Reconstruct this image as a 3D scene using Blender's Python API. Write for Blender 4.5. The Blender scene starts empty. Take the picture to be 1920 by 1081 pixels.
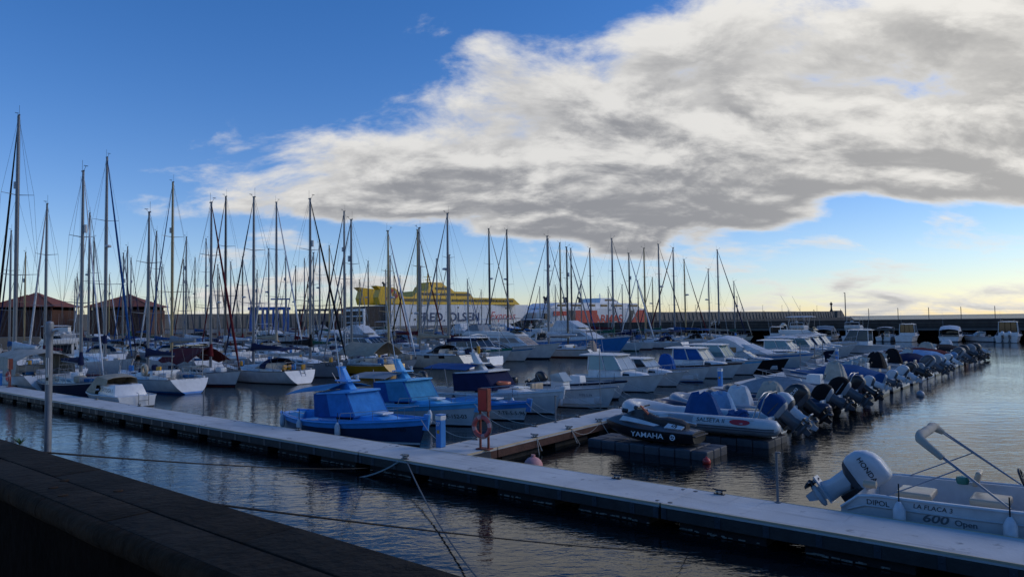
import bpy, bmesh, math, random
from mathutils import Vector as V, Matrix
random.seed(7)
SC = bpy.context.scene
COL = SC.collection
R = math.radians
PI = math.pi

# ------------------------------------------------------------------ camera
CAM_H = 4.2
cd = bpy.data.cameras.new('camera')
cd.sensor_width = 36.0
cd.lens = 36.0 * 1331.0 / 1920.0
cd.clip_start = 0.05
cd.clip_end = 30000
cam = bpy.data.objects.new('camera', cd)
COL.objects.link(cam)
CM = Matrix.Rotation(R(90 + 2.58), 3, 'X') @ Matrix.Rotation(R(-0.8), 3, 'Z')
cam.matrix_world = Matrix.Translation((0, 0, CAM_H)) @ CM.to_4x4()
SC.camera = cam

# ------------------------------------------------------------------ world: Nishita sky with a drifting cloud deck
SUN_AZ, SUN_EL = 80.0, 30.0          # degrees right of the view axis, above the horizon
CLOUD_CORE, CLOUD_CORE_SUN = (3.1, 3.2, 3.5), (5.4, 5.3, 5.1)
CLOUD_RIM, CLOUD_RIM_SUN = (8.6, 8.5, 8.3), (10.2, 9.9, 9.3)
W = bpy.data.worlds.new('World')
SC.world = W
W.use_nodes = True
wt = W.node_tree
wt.nodes.clear()


def wn(t, **k):
    n = wt.nodes.new(t)
    for a, b in k.items():
        setattr(n, a, b)
    return n


def wl(a, b):
    wt.links.new(a, b)


def wm(op, a, b=None, c=None, clamp=False):
    n = wn('ShaderNodeMath', operation=op, use_clamp=clamp)
    for i, q in enumerate((a, b, c)):
        if q is None:
            continue
        if isinstance(q, (int, float)):
            n.inputs[i].default_value = q
        else:
            wl(q, n.inputs[i])
    return n.outputs[0]


def wsm(x, lo, hi):
    n = wn('ShaderNodeMapRange', interpolation_type='SMOOTHSTEP')
    wl(x, n.inputs[0])
    n.inputs[1].default_value = lo
    n.inputs[2].default_value = hi
    return n.outputs[0]


def wmix(f, a, b, blend='MIX'):
    n = wn('ShaderNodeMix', data_type='RGBA', blend_type=blend)
    if isinstance(f, (int, float)):
        n.inputs[0].default_value = f
    else:
        wl(f, n.inputs[0])
    for i, q in ((6, a), (7, b)):
        if isinstance(q, tuple):
            n.inputs[i].default_value = q + (1,)
        else:
            wl(q, n.inputs[i])
    return n.outputs[2]


def wvec(x, y, z=0.0):
    n = wn('ShaderNodeCombineXYZ')
    for i, q in enumerate((x, y, z)):
        if isinstance(q, (int, float)):
            n.inputs[i].default_value = q
        else:
            wl(q, n.inputs[i])
    return n.outputs[0]


def wnoise(vec, scale, detail=8, rough=0.58, dist=0.0, lac=2.0):
    n = wn('ShaderNodeTexNoise', noise_dimensions='3D')
    wl(vec, n.inputs['Vector'])
    n.inputs['Scale'].default_value = scale
    n.inputs['Detail'].default_value = detail
    n.inputs['Roughness'].default_value = rough
    n.inputs['Lacunarity'].default_value = lac
    n.inputs['Distortion'].default_value = dist
    return n.outputs[0]


sky = wn('ShaderNodeTexSky', sky_type='NISHITA')
sky.sun_disc = False
sky.sun_elevation = R(SUN_EL)
sky.sun_rotation = R(SUN_AZ)
sky.altitude = 0
sky.air_density = 1.0
sky.dust_density = 0.15
sky.ozone_density = 2.0
hs = wn('ShaderNodeHueSaturation')
hs.inputs['Saturation'].default_value = 1.36
hs.inputs['Value'].default_value = 1.28
wl(sky.outputs[0], hs.inputs['Color'])
tc = wn('ShaderNodeTexCoord')
sx = wn('ShaderNodeSeparateXYZ')
wl(tc.outputs['Generated'], sx.inputs[0])
zz = wm('ADD', wm('MAXIMUM', sx.outputs[2], 0.0), 0.10)
cx = wm('DIVIDE', sx.outputs[0], zz)
cy = wm('DIVIDE', sx.outputs[1], zz)


def density(ox, oy):
    """cloud density of the deck at plane position (cx+ox, cy+oy); > 0 is cloud"""
    x = wm('ADD', cx, ox)
    y = wm('ADD', cy, oy)
    rad = wm('SQRT', wm('ADD', wm('MULTIPLY', x, x), wm('MULTIPLY', y, y)))
    f = wm('DIVIDE', wm('LOGARITHM', wm('ADD', rad, 1.0), math.e), rad)   # billows keep some height towards the horizon
    p = wvec(wm('MULTIPLY', wm('MULTIPLY', x, f), 0.66), wm('MULTIPLY', y, f), 13.9)
    n1 = wnoise(p, 2.3, 2, 0.5, 0.2)
    n2 = wnoise(p, 7.5, 10, 0.60, 0.25)
    n = wm('ADD', wm('MULTIPLY', n1, 0.86), wm('MULTIPLY', n2, 0.86))     # mean ~0.84
    d1 = wm('SUBTRACT', wm('ADD', wm('MULTIPLY', x, 0.627), wm('MULTIPLY', y, 0.779)), 1.46)
    d2 = wm('ADD', wm('MULTIPLY', wm('SUBTRACT', 4.75, rad), 0.55), wm('MULTIPLY', wm('SUBTRACT', n1, 0.5), 2.6))
    m = wm('MINIMUM', d1, d2)
    bank = wm('ADD', wm('MULTIPLY', wsm(m, -0.85, 0.80), 0.48), wm('MULTIPLY', wsm(d1, 0.5, 1.8), wm('MULTIPLY', wsm(d2, 0.0, 0.6), 0.34)))
    far = wm('MULTIPLY', wsm(rad, 4.2, 5.2), 0.27)
    cov = wm('MAXIMUM', bank, far)
    return wm('ADD', wm('SUBTRACT', n, 1.13), cov)


d0 = density(0.0, 0.0)
dl = density(-0.04, -0.16)           # a step towards the lit (upper) side
alpha = wsm(d0, -0.02, 0.20)
lit = wsm(wm('SUBTRACT', d0, dl), -0.08, 0.20)
thick = wsm(d0, 0.0, 0.34)
# sunward warmth
sd = wn('ShaderNodeVectorMath', operation='DOT_PRODUCT')
wl(tc.outputs['Generated'], sd.inputs[0])
sd.inputs[1].default_value = (math.sin(R(SUN_AZ)) * math.cos(R(SUN_EL)), math.cos(R(SUN_AZ)) * math.cos(R(SUN_EL)), math.sin(R(SUN_EL)))
sunward = wsm(sd.outputs['Value'], 0.30, 0.95)
core = wmix(sunward, CLOUD_CORE, CLOUD_CORE_SUN)
rim = wmix(sunward, CLOUD_RIM, CLOUD_RIM_SUN)
shade = wm('MULTIPLY', thick, wm('SUBTRACT', 1.0, wm('MULTIPLY', lit, 0.9)))
ccol = wmix(shade, rim, core)
low = wmix(sunward, (0.90, 0.93, 1.20), (1.06, 0.98, 0.98))
tint = wmix(wsm(sx.outputs[2], 0.0, 0.24), low, (0.98, 0.92, 1.16))
blue = wmix(1.0, hs.outputs[0], tint, 'MULTIPLY')
skyc = wmix(alpha, blue, ccol)
bg = wn('ShaderNodeBackground')
bg.inputs[1].default_value = 0.085
wl(skyc, bg.inputs[0])
wo = wn('ShaderNodeOutputWorld')
wl(bg.outputs[0], wo.inputs[0])

# ------------------------------------------------------------------ the sun, veiled by the cloud bank
sl = bpy.data.lights.new('sun', 'SUN')
sl.energy = 0.8
sl.angle = R(25)
sl.color = (1.0, 0.95, 0.88)
so = bpy.data.objects.new('sun', sl)
COL.objects.link(so)
so.rotation_euler = (R(90 - SUN_EL), 0, R(180 - SUN_AZ))
so.location = (60, 20, 40)

SC.view_settings.view_transform = 'Standard'
SC.view_settings.look = 'None'
SC.view_settings.exposure = 0.12
SC.view_settings.gamma = 1.0
SC.view_settings.use_curve_mapping = False
SC.render.engine = 'CYCLES'
SC.cycles.use_denoising = True
SC.cycles.max_bounces = 6
SC.cycles.diffuse_bounces = 2
SC.cycles.glossy_bounces = 3
SC.cycles.transmission_bounces = 3
SC.cycles.sample_clamp_indirect = 6.0

# ------------------------------------------------------------------ ground frame: origin at the corner of the two pontoons
UA = math.atan2(-0.637, 0.771)
U = V((math.cos(UA), math.sin(UA), 0))
N = V((-U.y, U.x, 0))
OR = V((-1.982, 21.453, 0))


def G(a, b, z=0.0):
    """marina grid: a along the long pontoon (towards the right), b along the finger pontoons (away)"""
    return OR + U * a + N * b + V((0, 0, z))


def at(px, py, z=0.0):
    """where the sight line of a photo pixel meets the level z"""
    d = CM @ V(((px - 960) / 1331.0, -(py - 540.5) / 1331.0, -1.0))
    t = (z - CAM_H) / d.z
    return V((d.x * t, d.y * t, z))


# ------------------------------------------------------------------ materials
MATS = {}


def mat(name, col, rough=0.5, metal=0.0, var=0.12, scale=3.0, bump=0.0, bscale=30.0, spec=0.5, coat=0.0, emit=None):
    if name in MATS:
        return MATS[name]
    m = bpy.data.materials.new(name)
    m.use_nodes = True
    nt = m.node_tree
    b = nt.nodes['Principled BSDF']
    b.inputs['Roughness'].default_value = rough
    b.inputs['Metallic'].default_value = metal
    b.inputs['Specular IOR Level'].default_value = spec
    b.inputs['Coat Weight'].default_value = coat
    tcn = nt.nodes.new('ShaderNodeTexCoord')
    no = nt.nodes.new('ShaderNodeTexNoise')
    no.inputs['Scale'].default_value = scale
    no.inputs['Detail'].default_value = 6
    no.inputs['Roughness'].default_value = 0.62
    nt.links.new(tcn.outputs['Object'], no.inputs['Vector'])
    mx = nt.nodes.new('ShaderNodeMix')
    mx.data_type = 'RGBA'
    mr = nt.nodes.new('ShaderNodeMapRange')
    mr.inputs[1].default_value = 0.3
    mr.inputs[2].default_value = 0.7
    nt.links.new(no.outputs[0], mr.inputs[0])
    nt.links.new(mr.outputs[0], mx.inputs[0])
    c = list(col)
    mx.inputs[6].default_value = [max(0, q * (1 - var)) for q in c] + [1]
    mx.inputs[7].default_value = [min(1, q * (1 + var * 0.7)) for q in c] + [1]
    nt.links.new(mx.outputs[2], b.inputs['Base Color'])
    if bump:
        n2 = nt.nodes.new('ShaderNodeTexNoise')
        n2.inputs['Scale'].default_value = bscale
        n2.inputs['Detail'].default_value = 5
        nt.links.new(tcn.outputs['Object'], n2.inputs['Vector'])
        bp = nt.nodes.new('ShaderNodeBump')
        bp.inputs['Strength'].default_value = bump
        bp.inputs['Distance'].default_value = 0.03
        nt.links.new(n2.outputs[0], bp.inputs['Height'])
        nt.links.new(bp.outputs[0], b.inputs['Normal'])
    MATS[name] = m
    return m


# paints, gelcoats and cloths share one set of names; every builder looks a material up by name
for nm, c in dict(white=(.64, .64, .63), cream=(.56, .52, .44), offwhite=(.53, .53, .52), navy=(.012, .018, .045), black=(.012, .012, .014),
                  grey=(.26, .28, .31), darkgrey=(.07, .075, .085), blue=(.03, .20, .52), llautblue=(.06, .32, .74), slate=(.016, .045, .10), skyblue=(.10, .42, .72),
                  seablue=(.03, .20, .42), red=(.50, .035, .025), maroon=(.13, .012, .018), yellow=(.62, .30, .02), green=(.03, .20, .15),
                  orange=(.75, .16, .05), brown=(.10, .05, .028), antifoul_blue=(.02, .12, .32), antifoul_red=(.16, .03, .02),
                  antifoul_black=(.014, .014, .016), silver=(.52, .54, .56), tan=(.50, .40, .28)).items():
    mat('gel_' + nm, c, 0.36, 0, 0.16, 2.2, coat=0.12)
for nm, c in dict(white=(.58, .59, .60), navy=(.010, .016, .055), blue=(.012, .075, .20), royal=(.010, .065, .20), maroon=(.10, .010, .014), beige=(.36, .31, .23),
                  black=(.008, .008, .010), grey=(.24, .26, .28), green=(.02, .09, .06), llautblue=(.035, .20, .52), skyblue=(.05, .24, .42),
                  deepblue=(.012, .085, .30), paleblue=(.16, .30, .48), stone=(.40, .37, .31), teal=(.03, .20, .40), taupe=(.33, .27, .23)).items():
    mat('cloth_' + nm, c, 0.85, 0, 0.22, 2.5, 1.0, 4.5, spec=0.2)
mat('steel', (.30, .31, .33), .35, 0.8, .08)
mat('alu', (.17, .18, .195), .45, 0.5, .1)
mat('galv', (.22, .23, .25), .55, .4, .2, 6)
mat('alu_dark', (.05, .05, .055), .4, 0.5, .08)
mat('alu_gold', (.30, .23, .12), .45, 0.5, .08)
mat('wire', (.12, .12, .13), .45, 0.6, .05)
mat('glass', (.012, .017, .022), .08, 0, .1, spec=0.45)
mat('glass_teal', (.12, .22, .22), .06, 0, .1, spec=0.8)
mat('glass_pale_sheen', (.34, .37, .36), .08, 0, .1, spec=0.8)  # pale reflection on the windscreens is put into the base colour
mat('rubber', (.018, .018, .02), .6, 0, .2)
mat('rope_pale', (.42, .40, .35), .9, 0, .2, 20, .6, 60)
mat('rope_dark', (.012, .012, .013), .9, 0, .2, 20, .6, 60)
mat('teak', (.20, .11, .055), .7, 0, .25, 5)
mat('rust', (.20, .045, .025), .75, 0, .35, 5, .4, 20)
mat('fender', (.60, .62, .64), .45, 0, .2, 4)
mat('fender_navy', (.015, .02, .06), .45, 0, .2, 4)
mat('ink_black', (.012, .012, .015), .5, 0, .05)
mat('ink_navy', (.02, .045, .12), .5, 0, .05)
mat('ink_white', (.70, .71, .73), .5, 0, .05)
mat('ink_red', (.45, .02, .03), .5, 0, .05)
mat('ink_grey', (.16, .17, .18), .5, 0, .05)
MA = MATS

# ------------------------------------------------------------------ mesh helpers


class MB:
    def __init__(s):
        s.v, s.f, s.m = [], [], []

    def add(s, vs, fs, mi=0):
        o = len(s.v)
        s.v += [tuple(p) for p in vs]
        s.f += [tuple(i + o for i in f) for f in fs]
        s.m += [mi] * len(fs) if isinstance(mi, int) else list(mi)
        return s

    def box(s, c, d, mi=0, M=None):
        x, y, z = d[0] / 2, d[1] / 2, d[2] / 2
        vs = [V((sx * x, sy * y, sz * z)) for sz in (-1, 1) for sy in (-1, 1) for sx in (-1, 1)]
        if M is not None:
            vs = [M @ p for p in vs]
        c = V(c)
        return s.add([p + c for p in vs], [(0, 2, 3, 1), (4, 5, 7, 6), (0, 1, 5, 4), (2, 6, 7, 3), (0, 4, 6, 2), (1, 3, 7, 5)], mi)

    def hexa(s, b, t, mi=0):
        """b, t: four bottom and four top points, counter-clockwise from above"""
        return s.add(list(b) + list(t), [(3, 2, 1, 0), (4, 5, 6, 7), (0, 1, 5, 4), (1, 2, 6, 5), (2, 3, 7, 6), (3, 0, 4, 7)], mi)

    def panel(s, q, th, mi=0):
        """thin slab standing th proud of a quad"""
        q = [V(p) for p in q]
        n = (q[1] - q[0]).cross(q[3] - q[0]).normalized()
        return s.hexa([p - n * 0.01 for p in q], [p + n * th for p in q], mi)

    def tube(s, pts, r, n=6, mi=0, r1=None, cap=True):
        pts = [V(p) for p in pts]
        k = len(pts)
        o = len(s.v)
        up = None
        for i, p in enumerate(pts):
            d = (pts[min(i + 1, k - 1)] - pts[max(i - 1, 0)])
            if d.length < 1e-9:
                d = V((0, 0, 1))
            d.normalize()
            if up is None:
                up = V((0, 0, 1)) if abs(d.z) < 0.9 else V((1, 0, 0))
            x = d.cross(up)
            if x.length < 1e-6:
                x = d.cross(V((1, 0.3, 0)))
            x.normalize()
            y = d.cross(x)
            up = -y
            rr = r if r1 is None else r + (r1 - r) * i / (k - 1)
            if isinstance(r, (list, tuple)):
                rr = r[i]
            for j in range(n):
                a = 2 * PI * j / n
                q = p + x * (rr * math.cos(a)) + y * (rr * math.sin(a))
                s.v.append(tuple(q))
        for i in range(k - 1):
            for j in range(n):
                a, b = o + i * n + j, o + i * n + (j + 1) % n
                s.f.append((a, a + n, b + n, b))
                s.m.append(mi)
        if cap:
            s.f.append(tuple(o + j for j in range(n)))
            s.f.append(tuple(o + (k - 1) * n + j for j in reversed(range(n))))
            s.m += [mi, mi]
        return s

    def loft(s, rings, mi=0, closed=True, cap0=True, cap1=True):
        n = len(rings[0])
        o = len(s.v)
        for r in rings:
            s.v += [tuple(p) for p in r]
        for i in range(len(rings) - 1):
            for j in range(n if closed else n - 1):
                a, b = o + i * n + j, o + i * n + (j + 1) % n
                s.f.append((a, b, b + n, a + n))
                s.m.append(mi if isinstance(mi, int) else mi[j])
        m0 = mi if isinstance(mi, int) else mi[0]
        if cap0:
            s.f.append(tuple(o + j for j in reversed(range(n))))
            s.m.append(m0)
        if cap1:
            s.f.append(tuple(o + (len(rings) - 1) * n + j for j in range(n)))
            s.m.append(m0)
        return s

    def lathe(s, prof, n=12, mi=0, c=(0, 0, 0), M=None):
        c = V(c)
        rings = []
        for r, z in prof:
            ring = [V((r * math.cos(2 * PI * j / n), r * math.sin(2 * PI * j / n), z)) for j in range(n)]
            rings.append([(M @ p if M is not None else p) + c for p in ring])
        return s.loft(rings, mi)

    def torus(s, c, Rr, r, M=None, n=20, k=8, mi=0):
        c = V(c)
        o = len(s.v)
        for i in range(n):
            a = 2 * PI * i / n
            for j in range(k):
                b = 2 * PI * j / k
                p = V(((Rr + r * math.cos(b)) * math.cos(a), (Rr + r * math.cos(b)) * math.sin(a), r * math.sin(b)))
                s.v.append(tuple((M @ p if M is not None else p) + c))
        for i in range(n):
            for j in range(k):
                s.f.append((o + i * k + j, o + ((i + 1) % n) * k + j, o + ((i + 1) % n) * k + (j + 1) % k, o + i * k + (j + 1) % k))
                s.m.append(mi if isinstance(mi, int) else mi[i])
        return s

    def build(s, name, mats, parent=None, smooth=38, bevel=0.0, seg=2, normals=True):
        me = bpy.data.meshes.new(name)
        me.from_pydata(s.v, [], s.f)
        if not isinstance(mats, (list, tuple)):
            mats = [mats]
        for m in mats:
            me.materials.append(MA[m] if isinstance(m, str) else m)
        me.polygons.foreach_set('material_index', s.m)
        if bevel or normals:
            bm = bmesh.new()
            bm.from_mesh(me)
            if bevel:
                bmesh.ops.remove_doubles(bm, verts=bm.verts, dist=1e-4)
                ed = [e for e in bm.edges if len(e.link_faces) == 2 and e.calc_face_angle(0) > 0.5]
                bmesh.ops.bevel(bm, geom=ed, offset=bevel, segments=seg, affect='EDGES', profile=0.6, clamp_overlap=True)
            bmesh.ops.recalc_face_normals(bm, faces=bm.faces)
            bm.to_mesh(me)
            bm.free()
        me.update()
        if smooth:
            me.polygons.foreach_set('use_smooth', [True] * len(me.polygons))
            me.set_sharp_from_angle(angle=R(smooth))
        o = bpy.data.objects.new(name, me)
        COL.objects.link(o)
        if parent is not None:
            o.parent = parent
        return o


def tag(o, label, cat, group=None):
    o['label'] = label
    o['category'] = cat
    if group:
        o['group'] = group
    return o


def thing(name, label, cat, loc=(0, 0, 0), rz=0.0, group=None):
    o = bpy.data.objects.new(name, None)
    o.empty_display_size = 0.3
    COL.objects.link(o)
    o.location = loc
    o.rotation_euler = (0, 0, rz)
    return tag(o, label, cat, group)


def struct(o):
    o['kind'] = 'structure'
    return o


def copy_tree(o, parent=None):
    c = o.copy()
    COL.objects.link(c)
    c.parent = parent
    for ch in list(o.children):
        copy_tree(ch, c)
    return c


def lerp(a, b, t):
    return a + (b - a) * t


def bil(q, u, v):
    """point in a quad given as (bottom-left, bottom-right, top-right, top-left)"""
    a = V(q[0]).lerp(V(q[1]), u)
    b = V(q[3]).lerp(V(q[2]), u)
    return a.lerp(b, v)


def sub(q, u0, u1, v0, v1):
    return [bil(q, u0, v0), bil(q, u1, v0), bil(q, u1, v1), bil(q, u0, v1)]


_TXT = {}


def text_geo(s, size=1.0, shear=0.0, bold=0.0):
    key = (s, shear, bold)
    if key not in _TXT:
        c = bpy.data.curves.new('lettering', 'FONT')
        c.body = s
        c.align_x = 'CENTER'
        c.align_y = 'CENTER'
        c.resolution_u = 3
        c.offset = bold
        c.shear = shear
        o = bpy.data.objects.new('lettering', c)
        COL.objects.link(o)
        dg = bpy.context.evaluated_depsgraph_get()
        me = bpy.data.meshes.new_from_object(o.evaluated_get(dg))
        _TXT[key] = ([tuple(p.co) for p in me.vertices], [tuple(p.vertices) for p in me.polygons])
        bpy.data.meshes.remove(me)
        bpy.data.objects.remove(o)
        bpy.data.curves.remove(c)
    vs, fs = _TXT[key]
    return [(x * size, y * size) for x, y, z in vs], fs


def lettering(s, size, fn, material, parent, shear=0.0, bold=0.0, wide=1.0):
    """lettering laid on a surface: fn(x, y) gives the point for flat text coordinates"""
    vs, fs = text_geo(s, size, shear, bold)
    mb = MB()
    mb.add([fn(x * wide, y) for x, y in vs], fs)
    return mb.build('lettering', material, parent, smooth=0, normals=False)


def plane_fn(o, ex, ey):
    o, ex, ey = V(o), V(ex).normalized(), V(ey).normalized()
    return lambda x, y: o + ex * x + ey * y

# ================================================================== THE SETTING
# ---- water: one sheet to the horizon
wm_ = bpy.data.materials.new('harbour_water')
wm_.use_nodes = True
nt = wm_.node_tree
pb = nt.nodes['Principled BSDF']
pb.inputs['Base Color'].default_value = (.0025, .0055, .0075, 1)
pb.inputs['Roughness'].default_value = 0.035
pb.inputs['IOR'].default_value = 1.333
tcn = nt.nodes.new('ShaderNodeTexCoord')


def wnz(scale, detail, rough, sxy=(1, 1), rz=0.0, dist=0.0):
    mp = nt.nodes.new('ShaderNodeMapping')
    mp.inputs['Scale'].default_value = (sxy[0], sxy[1], 1)
    mp.inputs['Rotation'].default_value = (0, 0, rz)
    nt.links.new(tcn.outputs['Object'], mp.inputs['Vector'])
    n = nt.nodes.new('ShaderNodeTexNoise')
    n.inputs['Scale'].default_value = scale
    n.inputs['Detail'].default_value = detail
    n.inputs['Roughness'].default_value = rough
    n.inputs['Distortion'].default_value = dist
    nt.links.new(mp.outputs[0], n.inputs['Vector'])
    return n.outputs[0]


def nmath(op, a, b):
    n = nt.nodes.new('ShaderNodeMath')
    n.operation = op
    for i, q in enumerate((a, b)):
        if isinstance(q, (int, float)):
            n.inputs[i].default_value = q
        else:
            nt.links.new(q, n.inputs[i])
    return n.outputs[0]


small = wnz(3.1, 3, .55, (1, 1.9), R(-24), .4)
mid = wnz(0.85, 2, .5, (1, 1.6), R(20), .3)
big = wnz(0.16, 2, .5)
calm = nt.nodes.new('ShaderNodeMapRange')
nt.links.new(wnz(0.055, 3, .55), calm.inputs[0])
calm.inputs[1].default_value = .38
calm.inputs[2].default_value = .62
calm.inputs[3].default_value = .35
calm.inputs[4].default_value = 1.0
hgt = nmath('ADD', nmath('MULTIPLY', nmath('MULTIPLY', small, .014), calm.outputs[0]), nmath('ADD', nmath('MULTIPLY', mid, .015), nmath('MULTIPLY', big, .025)))
bmp = nt.nodes.new('ShaderNodeBump')
bmp.inputs['Strength'].default_value = 1.0
bmp.inputs['Distance'].default_value = 1.0
# outside the harbour wall the open sea is rougher
sxyz = nt.nodes.new('ShaderNodeSeparateXYZ')
nt.links.new(tcn.outputs['Object'], sxyz.inputs[0])
bb = nmath('SUBTRACT', nmath('ADD', nmath('MULTIPLY', sxyz.outputs[0], N.x), nmath('MULTIPLY', sxyz.outputs[1], N.y)), OR.dot(N))
sea = nt.nodes.new('ShaderNodeMapRange')
nt.links.new(bb, sea.inputs[0])
sea.inputs[1].default_value = 122
sea.inputs[2].default_value = 200
swell = nmath('ADD', nmath('MULTIPLY', wnz(.35, 4, .6, (1, 1.7), .5), .55), nmath('MULTIPLY', wnz(.06, 3, .55), 1.6))
hgt = nmath('ADD', hgt, nmath('MULTIPLY', nmath('MULTIPLY', swell, sea.outputs[0]), .9))
rgh = nmath('ADD', nmath('MULTIPLY', sea.outputs[0], .28), .035)
nt.links.new(rgh, pb.inputs['Roughness'])
nt.links.new(hgt, bmp.inputs['Height'])
nt.links.new(bmp.outputs[0], pb.inputs['Normal'])
mb = MB()
S_ = 14000
mb.add([(-S_, -S_, 0), (S_, -S_, 0), (S_, S_, 0), (-S_, S_, 0)], [(0, 1, 2, 3)])
struct(mb.build('water', wm_, smooth=0, normals=False))

# ---- stone and concrete
mat('concrete_deck', (.56, .545, .51), .8, 0, .16, .9, .25, 25)
dm = MATS['concrete_deck'].node_tree                # stains, droppings and drag marks on the worn deck
_b = dm.nodes['Principled BSDF']
_src = _b.inputs['Base Color'].links[0].from_socket
_tc = dm.nodes.new('ShaderNodeTexCoord')
for _sc, _rot, _lo, _hi, _col, _amt in (((.5, 6, 1), 0, .58, .74, (.20, .19, .18), .55), ((5, .4, 1), .4, .62, .76, (.24, .22, .20), .45), ((2.6, 2.6, 1), 0, .66, .72, (.12, .115, .11), .6), ((14, 14, 1), 0, .73, .77, (.62, .61, .58), .7)):
    _mp = dm.nodes.new('ShaderNodeMapping')
    _mp.inputs['Scale'].default_value = _sc
    _mp.inputs['Rotation'].default_value = (0, 0, _rot)
    dm.links.new(_tc.outputs['Object'], _mp.inputs[0])
    _n = dm.nodes.new('ShaderNodeTexNoise')
    _n.inputs['Scale'].default_value = 1.0
    _n.inputs['Detail'].default_value = 5
    dm.links.new(_mp.outputs[0], _n.inputs['Vector'])
    _r = dm.nodes.new('ShaderNodeMapRange')
    _r.inputs[1].default_value, _r.inputs[2].default_value, _r.inputs[4].default_value = _lo, _hi, _amt
    dm.links.new(_n.outputs[0], _r.inputs[0])
    _m = dm.nodes.new('ShaderNodeMix')
    _m.data_type = 'RGBA'
    dm.links.new(_r.outputs[0], _m.inputs[0])
    dm.links.new(_src, _m.inputs[6])
    _m.inputs[7].default_value = _col + (1,)
    _src = _m.outputs[2]
dm.links.new(_src, _b.inputs['Base Color'])
mat('edge_warm_reflection', (.60, .46, .28), .8, 0, .2, 2)  # trim tan carries the warm light reflection along the pontoon edge, painted in
mat('fascia', (.050, .042, .036), .75, 0, .35, 2.5, .3, 12)
mat('plate', (.075, .082, .092), .5, .4, .2, 3)
mat('float_concrete', (.022, .02, .018), .85, 0, .5, 1.7, .5, 9)
mat('barnacle', (.36, .33, .27), .9, 0, .4, 12, 1.0, 30)
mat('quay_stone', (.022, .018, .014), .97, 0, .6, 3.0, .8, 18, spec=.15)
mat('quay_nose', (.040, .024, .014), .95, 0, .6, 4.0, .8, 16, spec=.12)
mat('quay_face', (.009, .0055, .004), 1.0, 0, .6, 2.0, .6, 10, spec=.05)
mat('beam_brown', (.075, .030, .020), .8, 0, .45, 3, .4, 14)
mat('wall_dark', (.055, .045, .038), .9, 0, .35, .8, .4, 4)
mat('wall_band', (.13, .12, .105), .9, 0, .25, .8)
mat('breakwater_stone', (.17, .155, .135), .9, 0, .3, .12, .6, .6)
mat('rubble', (.05, .05, .048), .95, 0, .4, .5)
mat('wood_wall', (.085, .035, .022), .8, 0, .3, 1.2)
mat('roof_tile', (.23, .065, .035), .85, 0, .25, 1.5, .5, 6)
mat('crane_blue', (.02, .12, .40), .5, 0, .15, 1)
mat('ferry_white', (.70, .71, .72), .45, 0, .10, .15)
mat('ferry_yellow', (.80, .46, .015), .45, 0, .10, .2)
mat('ferry_red', (.48, .045, .03), .45, 0, .10, .2)
mat('ferry_glass', (.02, .024, .028), .12, 0, .2)
mat('leaf', (.05, .11, .03), .7, 0, .3, 20)

# ---- the quay parapet in the foreground: two courses of capstones, a worn rounded nose, dark inner face
ZC = 3.2
E0 = at(0, 822, ZC)
E1 = at(870, 1081, ZC)
QD = (E1 - E0).normalized()                       # along the parapet, towards the right
QN = V((-QD.y, QD.x, 0))                          # towards the water
if QN.y < 0:
    QN = -QN


def Q(s, w, z):
    """parapet frame: s metres along from the left picture edge, w metres inwards from the water edge"""
    return E0 + QD * s - QN * w + V((0, 0, z - ZC))


par = thing('parapet_wall', 'dark stone parapet with two courses of capstones and a worn rounded nose', 'wall', Q(0, .3, 2.4))
pl = par.location


def qbox(name, m, s0, s1, w0, w1, z0, z1, parent, bevel=.008):
    mb = MB()
    b = [Q(s0, w1, z0) - pl, Q(s1, w1, z0) - pl, Q(s1, w0, z0) - pl, Q(s0, w0, z0) - pl]
    t = [Q(s0, w1, z1) - pl, Q(s1, w1, z1) - pl, Q(s1, w0, z1) - pl, Q(s0, w0, z1) - pl]
    mb.hexa(b, t)
    return mb.build(name, m, parent, smooth=30, bevel=bevel)


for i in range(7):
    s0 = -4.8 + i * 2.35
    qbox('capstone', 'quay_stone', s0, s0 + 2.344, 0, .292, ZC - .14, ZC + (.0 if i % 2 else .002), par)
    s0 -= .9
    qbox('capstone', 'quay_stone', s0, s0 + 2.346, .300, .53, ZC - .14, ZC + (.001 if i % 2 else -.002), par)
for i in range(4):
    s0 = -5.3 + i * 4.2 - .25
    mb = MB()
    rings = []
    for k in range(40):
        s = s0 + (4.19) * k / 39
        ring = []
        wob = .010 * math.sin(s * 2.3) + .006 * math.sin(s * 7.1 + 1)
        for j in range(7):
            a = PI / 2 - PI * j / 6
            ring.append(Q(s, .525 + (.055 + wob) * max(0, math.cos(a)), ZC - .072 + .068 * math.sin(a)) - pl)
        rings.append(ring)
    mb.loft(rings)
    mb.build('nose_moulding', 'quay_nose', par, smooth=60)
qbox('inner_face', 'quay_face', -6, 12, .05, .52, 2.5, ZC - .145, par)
for s_, w_ in ((2.62, .42), (2.9, .46), (3.05, .21), (2.45, .30)):
    mb = MB()
    mb.lathe([(.001, ZC - .02), (.028, ZC - .002), (.026, ZC + .006), (.001, ZC + .007)], 12, c=Q(s_, w_, 0) - pl)
    mb.build('bolt_cap', 'quay_nose', par)
mb = MB()
b = [Q(-30, 40, -2), Q(60, 40, -2), Q(60, .02, -2), Q(-30, .02, -2)]
t = [p + V((0, 0, 4.42)) for p in b]
mb.hexa(b, t)
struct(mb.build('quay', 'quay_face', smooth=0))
tg = qbox('kerb_stone', 'quay_stone', -3, 2.3, .60, .72, 2.424, 2.50, None)
tg.location = pl
tag(tg, 'low worn kerb stone at the foot of the dark parapet', 'kerb')
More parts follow.
